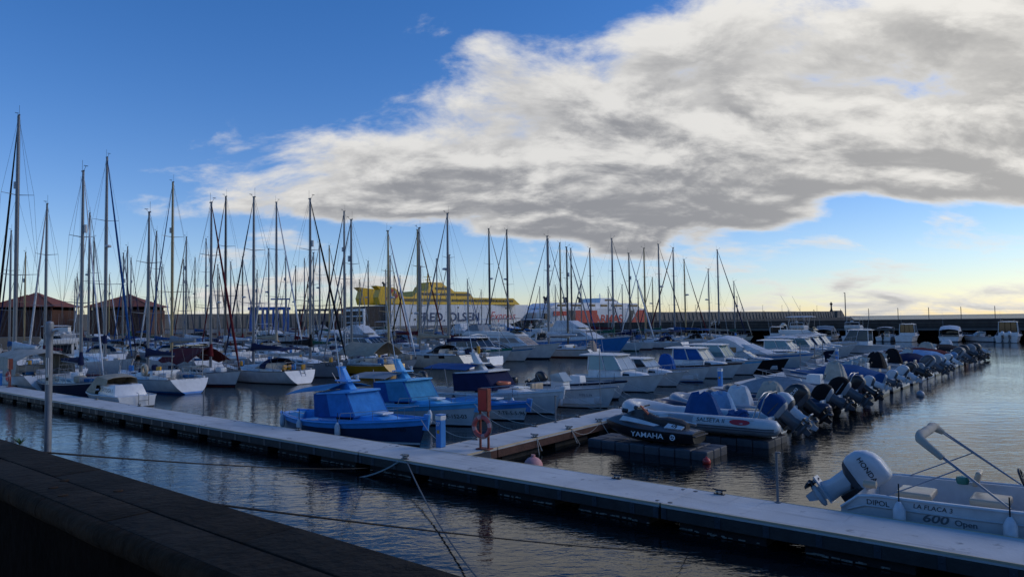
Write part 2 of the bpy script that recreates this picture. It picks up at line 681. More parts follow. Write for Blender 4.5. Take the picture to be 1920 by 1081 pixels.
# a tuft growing from the parapet edge
mb = MB()
rnd = random.Random(3)
c0 = Q(.52, -.005, ZC)
for i in range(26):
    a, l = rnd.uniform(0, 2 * PI), rnd.uniform(.02, .06)
    d = V((math.cos(a), math.sin(a), 1.0)) * l
    s = V((-math.sin(a), math.cos(a), 0)) * .008
    mb.add([-s, s, d + s * .4, d * 1.25], [(0, 1, 2, 3)])
tf = mb.build('weed_tuft', 'leaf', smooth=0, normals=False)
tf.location = c0
tag(tf, 'tiny green weed rooted at the parapet edge beside the grey pole', 'plant')

# ---- long pontoon and fingers
DK = 0.5


def local(parent_loc, p):
    return V(p) - V(parent_loc)


def pontoon(name, label, a0, a1, b0, b1, along, joints, floats=True, brackets=(), stuff=False, drift=0.0):
    """deck sections between joints; 'along' is 'a' or 'b' in the marina grid"""
    L0 = G((a0 + a1) / 2, (b0 + b1) / 2, 0)
    t = thing(name, label, 'pontoon', L0, UA)

    def P(a, b, z):                                # marina grid -> pontoon frame
        return V((a - (a0 + a1) / 2 + drift * (b - b0), b - (b0 + b1) / 2, z))
    for j0, j1 in zip(joints[:-1], joints[1:]):
        g = .022
        if along == 'a':
            x0, x1, y0, y1 = j0 + g, j1 - g, b0, b1
        else:
            x0, x1, y0, y1 = a0, a1, j0 + g, j1 - g
        mb = MB()
        mb.hexa([P(x0, y0, DK - .075), P(x1, y0, DK - .075), P(x1, y1, DK - .075), P(x0, y1, DK - .075)],
                [P(x0, y0, DK), P(x1, y0, DK), P(x1, y1, DK), P(x0, y1, DK)])
        d = mb.build('deck_slab', 'concrete_deck', t, smooth=0, bevel=.008)
        if along == 'a':
            for xs_ in (j0 + .14, j1 - .14):
                for ys_ in (y0 + .18, y1 - .18):
                    mb = MB()
                    mb.lathe([(.05, DK + .001), (.05, DK + .008), (.02, DK + .012)], 8, 0, P(xs_, ys_, 0))
                    mb.build('deck_bolt', 'plate', t)
            mb = MB()
            mb.hexa([P(j1 - .11, y0 + .03, DK + .003), P(j1 + .11, y0 + .03, DK + .003), P(j1 + .11, y1 - .03, DK + .003), P(j1 - .11, y1 - .03, DK + .003)],
                    [P(j1 - .10, y0 + .03, DK + .012), P(j1 - .016, y0 + .03, DK + .012), P(j1 - .016, y1 - .03, DK + .012), P(j1 - .10, y1 - .03, DK + .012)])
            if j1 < joints[-1]:
                mb.build('joint_plate', 'concrete_deck', t, smooth=0)
        # edge trims, side beams and joint plates belong to each slab
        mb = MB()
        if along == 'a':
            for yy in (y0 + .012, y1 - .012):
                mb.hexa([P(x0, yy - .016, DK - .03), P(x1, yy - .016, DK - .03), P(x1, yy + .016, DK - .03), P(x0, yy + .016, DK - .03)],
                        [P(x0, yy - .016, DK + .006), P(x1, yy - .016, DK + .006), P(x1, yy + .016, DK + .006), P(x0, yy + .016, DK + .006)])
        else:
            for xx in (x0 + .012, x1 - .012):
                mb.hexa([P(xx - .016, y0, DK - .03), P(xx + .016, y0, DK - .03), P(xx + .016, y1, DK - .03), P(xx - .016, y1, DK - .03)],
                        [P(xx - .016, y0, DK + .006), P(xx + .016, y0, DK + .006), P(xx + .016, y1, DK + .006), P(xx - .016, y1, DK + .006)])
        mb.build('edge_trim', 'edge_warm_reflection', t, smooth=0)
        for sgn in (0, 1):
            mb = MB()
            if along == 'a':
                yy = (y0 - .004, y0 + .07) if sgn == 0 else (y1 - .07, y1 + .004)
                mb.hexa([P(x0, yy[0], DK - .30), P(x1, yy[0], DK - .30), P(x1, yy[1], DK - .30), P(x0, yy[1], DK - .30)],
                        [P(x0, yy[0], DK - .078), P(x1, yy[0], DK - .078), P(x1, yy[1], DK - .078), P(x0, yy[1], DK - .078)])
            else:
                xx = (x0 - .004, x0 + .07) if sgn == 0 else (x1 - .07, x1 + .004)
                mb.hexa([P(xx[0], y0, DK - .30), P(xx[1], y0, DK - .30), P(xx[1], y1, DK - .30), P(xx[0], y1, DK - .30)],
                        [P(xx[0], y0, DK - .078), P(xx[1], y0, DK - .078), P(xx[1], y1, DK - .078), P(xx[0], y1, DK - .078)])
            mb.build('side_beam', 'fascia' if along == 'a' else 'beam_brown', t, smooth=0, bevel=.006)
        if floats:
            n = max(2, int((j1 - j0) / 2.3))
            for k in range(n):
                c = lerp(j0, j1, (k + .5) / n)
                hl = (j1 - j0) / n * .36
                mb = MB()
                if along == 'a':
                    q = (c - hl, c + hl, y0 + .16, y1 - .16)
                else:
                    q = (x0 + .16, x1 - .16, c - hl, c + hl)
                mb.hexa([P(q[0], q[2], -.35), P(q[1], q[2], -.35), P(q[1], q[3], -.35), P(q[0], q[3], -.35)],
                        [P(q[0], q[2], .19), P(q[1], q[2], .19), P(q[1], q[3], .19), P(q[0], q[3], .19)])
                rn = random.Random(int(c * 31) + 5)
                f = mb.build('float', 'float_concrete', t, smooth=0, bevel=.02)
                if along == 'a':
                    mb = MB()
                    for kk in range(16):
                        xx = rn.uniform(q[0], q[1])
                        mb.box(P(xx, q[2] - .008, .035 + rn.uniform(-.012, .012)), (rn.uniform(.03, .14), .03, rn.uniform(.012, .03)))
                    ob = mb.build('barnacles', 'barnacle', t, smooth=0)
                    ob['kind'] = 'stuff'
    for x in brackets:
        mb = MB()
        mb.box(P(x, b0 - .009, DK - .185), (.11, .014, .205))
        mb.lathe([(.001, .0), (.018, .0), (.018, .012), (.001, .014)], 8, 0, P(x, b0 - .016, DK - .17), Matrix.Rotation(PI / 2, 3, 'X'))
        mb.build('bracket_plate', 'plate', t, smooth=0, bevel=.003)
    return t


J = [-58.5, -48.9, -39.3, -29.7, -20.1, -10.6, -1.3, 8.25, 17.9, 27.5]
br = []
for j in J:
    br += [j - .09, j + .09]
x = J[0] + .8
while x < J[-1]:
    if min(abs(x - j) for j in J) > .35:
        br.append(x)
    x += .92
pontoon('main_pontoon', 'long concrete walkway pontoon on dark floats running past the parapet', J[0], J[-1], -2.32, -.80, 'a', J, True, br)
pontoon('finger_pontoon', 'concrete finger pontoon between the fishing boats and the outboard boats', -.02, 1.50, -.775, 68, 'b',
        [-.775, .6, 12, 23.5, 35, 46.5, 58, 68], True, (), drift=-.040)
pontoon('finger_pontoon', 'concrete finger pontoon behind the sailing yachts with the yellow hull', -41.3, -39.4, -.775, 104, 'b', [-.775, 20, 40, 60, 80, 104], False)
pontoon('finger_pontoon', 'far concrete finger pontoon among the distant cruisers', -82.6, -80.6, -.775, 104, 'b', [-.775, 20, 40, 60, 80, 104], False)
pontoon('finger_pontoon', 'farthest concrete finger pontoon in front of the wooden pavilions', -123.6, -121.6, 4, 104, 'b', [4, 30, 55, 80, 104], False)
# the wooden knee where the near finger leaves the long pontoon
mb = MB()
mb.hexa([V((0, 0, -.28)), V((.9, 0, -.28)), V((.02, .95, -.28)), V((0, .95, -.28))], [V((0, 0, 0)), V((.9, 0, 0)), V((.02, .95, 0)), V((0, .95, 0))])
kn = mb.build('corner_knee', 'float_concrete', smooth=0, bevel=.01)
kn.location = G(1.53, -.79, .46)
kn.rotation_euler = (0, 0, UA)
tag(kn, 'weathered grey triangular corner brace where the finger meets the walkway', 'brace')

# ---- the outer basin wall on dark arches, with its fence
wl_t = thing('basin_wall', 'long dark harbour wall with pale ledge above a shadowed undercroft', 'wall', G(0, 119, 0), UA)


def wbox(name, m, x0, x1, y0, y1, z0, z1, parent=wl_t):
    mb = MB()
    mb.box(((x0 + x1) / 2, (y0 + y1) / 2, (z0 + z1) / 2), (x1 - x0, y1 - y0, z1 - z0))
    return mb.build(name, m, parent, smooth=0)


WX0, WX1 = -118, 60
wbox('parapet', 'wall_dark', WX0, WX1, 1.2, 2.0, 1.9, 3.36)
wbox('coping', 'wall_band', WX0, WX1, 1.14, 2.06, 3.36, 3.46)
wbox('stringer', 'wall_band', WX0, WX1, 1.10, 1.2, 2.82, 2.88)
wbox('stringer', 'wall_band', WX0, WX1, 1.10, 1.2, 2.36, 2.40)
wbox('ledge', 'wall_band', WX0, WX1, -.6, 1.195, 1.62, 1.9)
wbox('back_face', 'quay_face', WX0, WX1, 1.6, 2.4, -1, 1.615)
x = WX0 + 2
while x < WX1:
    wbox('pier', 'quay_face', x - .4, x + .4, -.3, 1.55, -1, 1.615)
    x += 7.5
k = 0
for i in range(26):
    x = -62 + i * 4.6
    o = thing('fence_post', 'thin dark wire fence post on the harbour wall', 'post', G(x, 120.6, 3.462), UA, 'fence posts along the harbour wall')
    mb = MB()
    mb.tube([(0, 0, 0), (0, 0, 1.75), (0, -.12, 1.95)], .055, 6)
    mb.build('post', 'alu_dark', o)
    mb = MB()
    for zz_ in (.5, 1.0, 1.5):
        mb.tube([(0.06, 0, zz_), (4.54, 0, zz_)], .007, 3)
    mb.build('wire_strand', 'wire', o)
for i, x in enumerate((-40, -20, 20.5, 40)):
    o = thing('lamp_post', 'tall slim dark lamp post standing on the harbour wall', 'lamp post', G(x, 121.4, 2.4), UA, 'slim posts along the harbour wall')
    mb = MB()
    mb.tube([(0, 0, 0), (0, 0, 5.9)], .11, 8, r1=.07)
    mb.build('pole', 'alu_dark', o)
    mb = MB()
    mb.box((0, -.25, 5.9), (.16, .55, .10))
    mb.build('lamp_head', 'alu_dark', o, bevel=.02)
o = wbox('quay_deck', 'wall_dark', -118, 60, 2.1, 7, -1, 2.38, None)
o.location = G(0, 119, 0)
o.rotation_euler = (0, 0, UA)
struct(o)

# ---- the far breakwater, straight out to its light
B0, B1 = V((-230, 235.5, 0)), V((338, 730, 0))
BD = (B1 - B0).normalized()
BA = math.atan2(BD.y, BD.x)
bw = thing('breakwater', 'long pale stone breakwater wall with rubble foot and stepped end', 'breakwater', B0, BA)
LB = (B1 - B0).length
nseg = 48
for i in range(nseg):
    x0, x1 = LB * i / nseg, LB * (i + 1) / nseg - .12
    h = 9.0 + .05 * math.sin(i * 1.9)
    mb = MB()
    mb.hexa([(x0, -1.2, 2), (x1, -1.2, 2), (x1, 3, 2), (x0, 3, 2)], [(x0, 0, h), (x1, 0, h), (x1, 2.4, h), (x0, 2.4, h)])
    mb.build('wall_segment', 'breakwater_stone', bw, smooth=0)
    mb = MB()
    for k in range(3):
        xa = lerp(x0, x1, (k + .2) / 3)
        mb.hexa([(xa, -2.0, 2.2), (xa + .8, -2.0, 2.2), (xa + .8, -1, 2.2), (xa, -1, 2.2)], [(xa, -.5, h - .6), (xa + .8, -.5, h - .6), (xa + .8, .1, h - .6), (xa, .1, h - .6)])
    mb.build('buttress', 'breakwater_stone', bw, smooth=0)
mb = MB()
mb.hexa([(0, -9, -1), (LB + 12, -9, -1), (LB + 12, 8, -1), (0, 8, -1)], [(0, -7, 2.6), (LB + 6, -7, 2.6), (LB + 6, 6, 2.6), (0, 6, 2.6)])
mb.build('foot', 'rubble', bw, smooth=0)
mb = MB()
mb.hexa([(LB - 16, -3, 2), (LB + 3, -3, 2), (LB + 3, 6, 2), (LB - 16, 6, 2)], [(LB - 14, -2.4, 9.6), (LB - 4, -2.4, 9.6), (LB - 4, 5, 9.6), (LB - 14, 5, 9.6)])
mb.build('end_block', 'breakwater_stone', bw, smooth=0)
lh = thing('harbour_light', 'small dark light tower with flared head at the breakwater end', 'lighthouse', B0 + BD * (LB - 22) + V((0, 0, 9)), BA)
mb = MB()
mb.lathe([(1.7, 0), (1.1, 1.2), (.75, 3), (.7, 6)], 12)
mb.build('tower', 'wall_dark', lh)
mb = MB()
mb.lathe([(.7, 6), (1.4, 7.2), (1.4, 7.9), (.8, 8), (.6, 9.0), (.1, 9.5)], 12)
mb.build('lantern', 'gel_black', lh)
for i in range(15):
    s = LB * (.30 + .045 * i)
    o = thing('street_lamp', 'small distant street lamp standing on the breakwater crest', 'street lamp', B0 + BD * s + V((0, 0, 9)), BA, 'lamps along the breakwater crest')
    mb = MB()
    mb.tube([(0, 0, 0), (0, 0, 5.5)], .16, 6, r1=.1)
    mb.build('pole', 'alu_dark', o)
    mb = MB()
    mb.box((.5, 0, 5.5), (1.3, .3, .2))
    mb.build('lamp_head', 'alu_dark', o)

# ---- far quay with the two pavilions, the boat hoist and the concrete frames
mb = MB()
qb = [G(-330, -40), G(-146, -40), G(-146, 230), G(-330, 230)]
mb.hexa([p + V((0, 0, -2)) for p in qb], [p + V((0, 0, 2.3)) for p in qb])
struct(mb.build('far_quay', 'wall_band', smooth=0))


def pavilion(px, d, w, h, hr, label):
    c = V(((px - 960) / 1331 * d, d, 2.3))
    t = thing('pavilion', label, 'building', c, R(8), 'wooden pavilions on the far quay')
    n = int(w / .6)
    hw = w / 2
    mb = MB()
    mb.box((0, 0, h / 2), (w - .3, w - .3, h))
    mb.build('wall', 'quay_face', t, smooth=0)
    for k in range(n):                            # upright boards on the seen front
        x = -hw + (k + .5) * w / n
        mb = MB()
        mb.box((x, -hw, h * .45 + (.02 * (k % 3))), (w / n - .06, .12, h * .88))
        mb.build('board', 'wood_wall', t, smooth=0)
        mb = MB()
        mb.box((hw, x, h * .45), (.12, w / n - .06, h * .88))
        mb.build('board', 'wood_wall', t, smooth=0)
    for sx_ in (-1, 1):
        mb = MB()
        mb.box((sx_ * (hw + .05), -hw - .05, h / 2), (.3, .3, h))
        mb.build('corner_post', 'wood_wall', t, smooth=0)
    e = hw + 1.0
    mb = MB()
    mb.add([(-e, -e, h), (e, -e, h), (e, e, h), (-e, e, h), (-1.2, -1.2, h + hr), (1.2, -1.2, h + hr), (1.2, 1.2, h + hr), (-1.2, 1.2, h + hr),
            (0, 0, h + hr + .7)],
           [(0, 3, 2, 1), (0, 1, 5, 4), (1, 2, 6, 5), (2, 3, 7, 6), (3, 0, 4, 7), (4, 5, 8), (5, 6, 8), (6, 7, 8), (7, 4, 8)])
    rf = mb.build('roof', 'roof_tile', t, smooth=0)
    for (p, q) in (((-e, -e, h), (-1.2, -1.2, h + hr)), ((e, -e, h), (1.2, -1.2, h + hr))):
        mb = MB()
        mb.tube([p, q], .16, 6)
        mb.build('ridge', 'roof_tile', rf)


pavilion(68, 152, 11.0, 6.1, 2.6, 'brown wooden pavilion with low hipped red roof beside the outermost tall mast')
pavilion(242, 158, 11.2, 6.0, 2.3, 'brown wooden pavilion with low hipped red roof behind the blue furled headsail')
pavilion(-20, 168, 11.0, 5.6, 2.3, 'brown wooden pavilion mostly hidden behind its neighbour')

cr = thing('boat_hoist', 'blue steel travelling boat hoist standing on the far quay', 'crane', at(505, 604, 2.3).normalized() * 1, R(6))
cr.location = V(((505 - 960) / 1331 * 196, 196, 2.3))
mb = MB()
for x in (-4.4, -1.2, 1.6, 4.4):
    for y in (-2.5, 2.5):
        m2 = MB()
        m2.box((x, y, 2.9), (.55, .55, 5.8))
        m2.build('leg', 'crane_blue', cr, smooth=0)
for y in (-2.5, 2.5):
    m2 = MB()
    m2.box((0, y, 6.1), (10.2, .7, .75))
    m2.build('girder', 'crane_blue', cr, smooth=0)
m2 = MB()
m2.box((2.9, 0, 8.7), (5.2, .4, .4))
m2.box((4.4, 0, 7.4), (.45, .45, 2.4))
m2.build('jib', 'crane_blue', cr, smooth=0)
m2 = MB()
for i in range(8):
    m2.tube([(-4.9 + i * 1.4, -2.5, 6.5), (-4.9 + i * 1.4, -2.5, 7.4)], .05, 4)
m2.tube([(-4.9, -2.5, 7.4), (4.9, -2.5, 7.4)], .05, 4)
m2.build('railing', 'crane_blue', cr, smooth=0)

fr = thing('quay_frame', 'grey concrete open frame with a row of columns on the far quay', 'building', V(((602 - 960) / 1331 * 205, 205, 2.3)), R(10))
for i in range(8):
    m2 = MB()
    m2.box((-6 + i * 1.75, 0, 2.7), (.5, .5, 5.4))
    m2.build('column', 'wall_band', fr, smooth=0)
m2 = MB()
m2.box((0, 0, 5.7), (14, 1.6, .6))
m2.build('beam', 'wall_band', fr, smooth=0)
m2 = MB()
m2.box((0, 1.2, 1.2), (14, 1, 2.4))
m2.build('base_wall', 'wall_dark', fr, smooth=0)
m2 = MB()
for i in range(12):
    m2.tube([(-6.8 + i * 1.2, -.7, 6), (-6.8 + i * 1.2, -.7, 7)], .04, 4)
m2.tube([(-6.9, -.7, 7), (6.7, -.7, 7)], .04, 4)
m2.build('railing', 'wall_dark', fr, smooth=0)

# ---- ferries moored along the breakwater
FD = V((.755, .655, 0)).normalized()
FA = math.atan2(FD.y, FD.x)


def fbox(name, m, t, x0, x1, y0, y1, z0, z1, fr=0.0, br=0.0, ins=0.0, bevel=0.0):
    mb = MB()
    mb.hexa([(x0, y0, z0), (x1, y0, z0), (x1, y1, z0), (x0, y1, z0)],
            [(x0 + br, y0 + ins, z1), (x1 - fr, y0 + ins, z1), (x1 - fr, y1 - ins, z1), (x0 + br, y1 - ins, z1)])
    return mb.build(name, m, t, smooth=30, bevel=bevel)


f1 = thing('ferry', 'white car ferry with yellow superstructure and yellow winged funnel', 'ferry', V((-66, 345, 0)), FA, 'ferries moored along the breakwater')
mb = MB()
rings = []
for x, zt, zb, hw in ((0, 12.4, .6, 12), (10, 12.6, .3, 12), (60, 12.6, .3, 12), (76, 12.7, 1.2, 9.5), (90, 12.9, 4.2, 5), (99, 13.1, 8.5, .6)):
    rings.append([(x, -hw, zt), (x - .6, -hw, (zt + zb) / 2), (x - 1, -hw * .92, zb), (x - 1, hw * .92, zb), (x, hw, zt)])
mb.loft(rings)
mb.build('hull', 'ferry_white', f1, smooth=30)
fbox('stern_ramp_house', 'wall_dark', f1, -12, -.2, -10, 10, 2.5, 11.8)
fbox('stern_frame', 'ferry_white', f1, -13, -12, -10.5, 10.5, 9.6, 10.6)
for z_ in (4, 7):
    fbox('stern_frame', 'ferry_white', f1, -13, -12, -10.5, 10.5, z_, z_ + .5)
fbox('stern_frame', 'ferry_white', f1, -13, -12, -10.7, -9.8, 1, 9.6)
fbox('lower_house', 'ferry_yellow', f1, 2, 83, -11.6, 11.6, 12.8, 16.3, 4.5, 3.0, .35)
fbox('window_strip', 'ferry_glass', f1, 8, 34, -11.72, -11.3, 14.2, 15.5)
for i in range(17):
    x = 37 + i * 2.45
    fbox('window', 'ferry_glass', f1, x, x + 1.9, -11.70, -11.3, 14.2, 15.4)
fbox('middle_house', 'ferry_yellow', f1, 14, 52, -10, 10, 16.3, 19.4, 3.2, 4.0, .4)
for i in range(3):
    fbox('window_strip', 'ferry_glass', f1, 20 + i * 10.3, 29.4 + i * 10.3, -10.0, -9.4, 17.2, 18.5)
fbox('bridge_house', 'ferry_yellow', f1, 25, 42, -7, 7, 19.4, 22.2, 3.5, 1.5, .5)
fbox('window_strip', 'ferry_glass', f1, 30, 38, -7.0, -6.3, 20.3, 21.5)
fbox('top_house', 'ferry_yellow', f1, 27, 38, -5, 5, 22.2, 24.2, 2.5, 1.0, .4)
mb = MB()
mb.tube([(30, 0, 24), (30, 0, 29)], .5, 8, r1=.2)
mb.tube([(27.5, 0, 27.2), (32.5, 0, 27.2)], .12, 5)
mb.tube([(28.3, 0, 25.6), (31.8, 0, 25.6)], .12, 5)
mb.build('radar_mast', 'ferry_yellow', f1)
mb = MB()
for sgn in (-1, 1):
    y0, y1 = (-11, -6) if sgn < 0 else (6, 11)
    prof = [(-4.5, 12.8), (13, 12.8), (12.0, 14.6), (8, 17.2), (3.5, 20.6), (-6.5, 21.4), (-4.2, 19.6), (-5.4, 16)]
    mb.loft([[(x, y0, z) for x, z in prof], [(x, y1, z) for x, z in prof]])
mb.build('funnel', 'ferry_yellow', f1, smooth=0)
mb = MB()
prof = [(0, 0), (4.2, 4.8), (1.2, 4.8), (2.4, 3.3), (-1.0, 0)]
mb.loft([[(x - .5, -11.2, 15.2 + z) for x, z in prof], [(x - .5, -10.9, 15.2 + z) for x, z in prof]])
prof = [(3.0, 2.4), (4.6, .2), (6.6, .2), (4.4, 4.0)]
mb.loft([[(x - .5, -11.2, 15.2 + z) for x, z in prof], [(x - .5, -10.9, 15.2 + z) for x, z in prof]])
mb.build('emblem', 'ferry_red', f1, smooth=0)
mb = MB()
for x in (-.5, 2.2):
    mb.tube([(x, -8, 20.5), (x, -8, 22.5), (x - .8, -8, 23.2)], .6, 8)
mb.build('exhaust', 'gel_black', f1)
lettering('FRED. OLSEN', 6.0, plane_fn((35, -12.12, 6.2), (1, 0, 0), (0, 0, 1)), 'ink_navy', f1, bold=.02, wide=1.10)
lettering('Express', 6.2, plane_fn((70, -11.9, 6.6), (1, .10, 0), (0, 0, 1)), 'ink_red', f1, shear=.35)
for (x, z) in ((12, 8), (14, 5), (40, 10.8), (55, 10.8), (72, 10.4)):
    fbox('hull_port', 'ferry_glass', f1, x, x + .8, -12.1, -11.8, z, z + .8)

f2 = thing('ferry', 'white and red car ferry with grey bow stripe and long bridge deck', 'ferry', V((9, 411, 0)), FA, 'ferries moored along the breakwater')
mb = MB()
rings = []
for x, zt, zb, hw in ((0, 8.5, 4.5, 7), (6, 10.8, 1.2, 11), (14, 11, .3, 12), (82, 11, .3, 12), (92, 10.6, .8, 11.5)):
    rings.append([(x, -hw, zt), (x, -hw, (zt + zb) / 2), (x + 1, -hw * .92, zb), (x + 1, hw * .92, zb), (x, hw, zt)])
mb.loft(rings)
mb.build('hull', 'ferry_white', f2, smooth=30)
fbox('red_panel', 'ferry_red', f2, 27, 46, -12.12, -11.8, .6, 9.6)
fbox('red_panel', 'ferry_red', f2, 9, 20, -12.12, -11.8, 6.6, 9.2)
fbox('grey_panel', 'wall_band', f2, 20.3, 26.7, -12.10, -11.8, .6, 9.6)
fbox('red_stern', 'ferry_red', f2, 77, 93, -12.2, 12, .6, 9.8, -.6, 7.5, 0)
fbox('grey_stripe', 'wall_band', f2, 73.0, 77.2, -12.16, -11.8, .6, 9.6, -4, 4.2)
fbox('upper_house', 'ferry_white', f2, 6, 88, -11.4, 11.4, 11, 14.2, 3.0, 8.0, .4)
for x0, x1 in ((13, 19.5), (24, 33), (40, 45), (50, 56), (60, 70), (76, 85)):
    fbox('window_strip', 'ferry_glass', f2, x0, x1, -11.5, -11.0, 12.0, 13.2)
fbox('bridge_house', 'ferry_white', f2, 53, 72, -8, 8, 14.2, 17.4, 5.5, 1.5, .5)
fbox('window_strip', 'ferry_glass', f2, 58, 69, -7.95, -7.4, 15.6, 16.6, 3)
fbox('bow_door', 'ferry_glass', f2, 3.5, 8.5, -10.6, -9.6, 4.5, 8.0)
for x in (11, 27, 40):
    mb = MB()
    mb.tube([(x, -3, 14), (x, -3, 17), (x - 1, -3, 17.6)], .7, 8)
    mb.tube([(x + 2, -3, 14), (x + 2, -3, 16.6), (x + 1, -3, 17.2)], .7, 8)
    mb.build('exhaust', 'wall_dark', f2)
mb = MB()
mb.tube([(62, 0, 17), (62, 0, 20.5)], .3, 6)
mb.tube([(59, 0, 18.8), (65, 0, 18.8)], .12, 5)
mb.build('radar_mast', 'ferry_white', f2)
lettering('ARMAS', 7.4, plane_fn((56.5, -12.1, 4.0), (1, 0, 0), (0, 0, 1)), 'ferry_red', f2, bold=.02, wide=1.1)

# ================================================================== BOAT BUILDERS (boat frame: x forward, y to port, z up, origin at the waterline)
class Hull:
    def __init__(s, L, B, fb, fs, sag=0.0, draft=.3, rake=.6, trake=0.0, tr=.75, flare=.25, p=2.2, tm=.42, e=1.0, pw=1.8, ws=1.0):
        s.ws = ws
        s.L, s.B, s.fb, s.fs, s.sag, s.draft, s.rake, s.trake, s.tr, s.flare, s.p, s.tm, s.e, s.pw = L, B, fb, fs, sag, draft, rake, trake, tr, flare, p, tm, e, pw

    def half(s, t):
        if t < s.tm:
            return s.B / 2 * (s.tr + (1 - s.tr) * math.sin(t / s.tm * PI / 2))
        return s.B / 2 * max(.012, 1 - ((t - s.tm) / (1 - s.tm)) ** s.p)

    def sheer(s, t):
        return s.fs + (s.fb - s.fs) * t ** s.pw - s.sag * 4 * t * (1 - t)

    def wl(s, t):
        k = min(1, t / .42)
        return s.half(t) * (1 - s.flare * (.35 + .65 * t)) * (s.ws + (1 - s.ws) * math.sin(k * PI / 2))

    def X(s, t, w):
        return -s.L / 2 + t * s.L - s.rake * (1 - w) * t ** 4 - s.trake * (1 - w) * (1 - t) ** 6

    def Y(s, t, w):
        a, b = s.wl(t), s.half(t)
        return a + (b - a) * max(0, w) ** (s.e * (1 - (1 - s.ws) * .62 * (1 - min(1, t / .42))))

    def pt(s, t, w, side=1):
        return V((s.X(t, w), side * s.Y(t, w), w * s.sheer(t)))

    def tx(s, x, z):
        lo, hi = 0.0, 1.0
        for _ in range(24):
            m = (lo + hi) / 2
            if s.X(m, z / s.sheer(m)) < x:
                lo = m
            else:
                hi = m
        return lo

    def on(s, x, z, side, off=.008):
        t = s.tx(x, z)
        return V((x, side * (s.Y(t, min(1, z / s.sheer(t))) + off), z))

    def text_fn(s, x0, z0, side):
        d = 1 if side < 0 else -1
        return lambda x, y: s.on(x0 + d * x, z0 + y, side)

    def build(s, root, top='gel_white', stripe='gel_navy', bottom='antifoul_black', rub=None, transom=None, band=None, nst=18, sz=(.05, .12)):
        ts = [i / (nst - 1) for i in range(nst)]
        ts = [1 - (1 - t) ** 1.25 for t in ts]
        rings = []
        for t in ts:
            sh = s.sheer(t)
            lev = [1.0, 1 - .09 / sh, 1 - .22 / sh, .42, sz[1] / sh, sz[0] / sh]
            side = [s.pt(t, w) for w in lev]
            dk = s.draft * (1 - .55 * t ** 3)
            side.append(V((s.X(t, 0) - .02, s.wl(t) * .82, -dk * .5)))
            side.append(V((s.X(t, 0) - .1 * t, 0, -dk)))
            ring = side + [V((p.x, -p.y, p.z)) for p in reversed(side[:-1])]
            rings.append(ring)
        bands = [1, 5, 0, 0, 2, 3, 3]
        mi = bands + bands[::-1]
        mb = MB()
        mb.loft(rings, mi, closed=False, cap0=False, cap1=False)
        r0 = rings[0]
        n = len(r0)
        for j in range(7):
            k = n - 1 - j
            if j == 6:
                mb.add([r0[6], r0[7], r0[8]], [(0, 1, 2)], 3)
            else:
                mb.add([r0[j], r0[j + 1], r0[k - 1], r0[k]], [(0, 1, 2, 3)], 4 if bands[j] in (0, 1, 5) else bands[j])
        pre = lambda q: q if q.startswith(('gel', 'cloth')) else 'gel_' + q
        return mb.build('hull', [top, rub or top, stripe, pre(bottom), transom or top, band or top], root, smooth=50)

    def deck(s, root, t0=None, t1=None, sidew=.18, floor=.25, m='gel_white', mf='gel_offwhite', drop=.025, tend=1.0, name='deck', t_start=0.0):
        """deck at the sheer; between t0 and t1 it opens into a cockpit well"""
        mb = MB()
        ts = sorted(set([t_start] + [i / 22 for i in range(23) if t_start < i / 22 < tend] + [tend] + ([t0, t0 + .001, t1, t1 - .001] if t0 is not None else [])))
        row = []
        for t in ts:
            z = s.sheer(t) - drop
            h = max(.004, s.half(t) - .012)
            x = s.X(t, 1)
            if t0 is not None and t0 + .0005 < t < t1 - .0005:
                hi = max(.02, h - sidew)
                row.append([(x, h, z), (x, hi, z + .012), (x, hi, floor), (x, 0, floor), (x, -hi, floor), (x, -hi, z + .012), (x, -h, z)])
            else:
                hi = max(.003, h - sidew)
                row.append([(x, h, z), (x, hi, z + .012), (x, hi * .6, z + .02), (x, 0, z + .03), (x, -hi * .6, z + .02), (x, -hi, z + .012), (x, -h, z)])
        mb.loft(row, [0, 0, 1, 1, 0, 0] if t0 is not None else 0, closed=False, cap0=False, cap1=False)
        return mb.build(name, [m, mf], root, smooth=40)

    def gunwale(s, root, m, r=.03, t0=0.0, t1=1.0, name='rub_rail', w=1.0, dz=0.0):
        pts = [s.pt(lerp(t0, t1, i / 20), w) + V((0, .004, dz)) for i in range(21)]
        p2 = [V((p.x, -p.y, p.z)) for p in reversed(pts)]
        mb = MB()
        if t1 >= .999:
            mb.tube(pts + p2, r, 6)
        else:
            mb.tube(pts, r, 6)
            mb.tube(p2, r, 6)
        return mb.build(name, m, root)

    def rail(s, root, t0, t1, h=.55, inset=.08, m='steel', n=5, r=.016, close=True, name='bow_rail', mid=False, slope=.0):
        mb = MB()
        for sd in (1, -1):
            pts = []
            for i in range(n * 2 + 1):
                t = lerp(t0, t1, i / (n * 2))
                p = s.pt(t, 1)
                hh = h * (1 - slope * (1 - i / (n * 2)))
                y = max(0.03, p.y - inset)
                pts.append(V((p.x - .05, sd * y, p.z + hh)))
            mb.tube([V((pts[0].x - .12, pts[0].y, s.sheer(t0)))] + pts + ([V((pts[-1].x + .05, 0, pts[-1].z))] if close else []), r, 5)
            for i in range(1, n * 2, 2):
                t = lerp(t0, t1, i / (n * 2))
                mb.tube([V((pts[i].x, pts[i].y, s.sheer(t) - .02)), pts[i]], r * .8, 4)
            if mid:
                mb.tube([V((p.x, p.y, p.z - h * .48)) for p in pts], r * .55, 4)
        return mb.build(name, m, root)


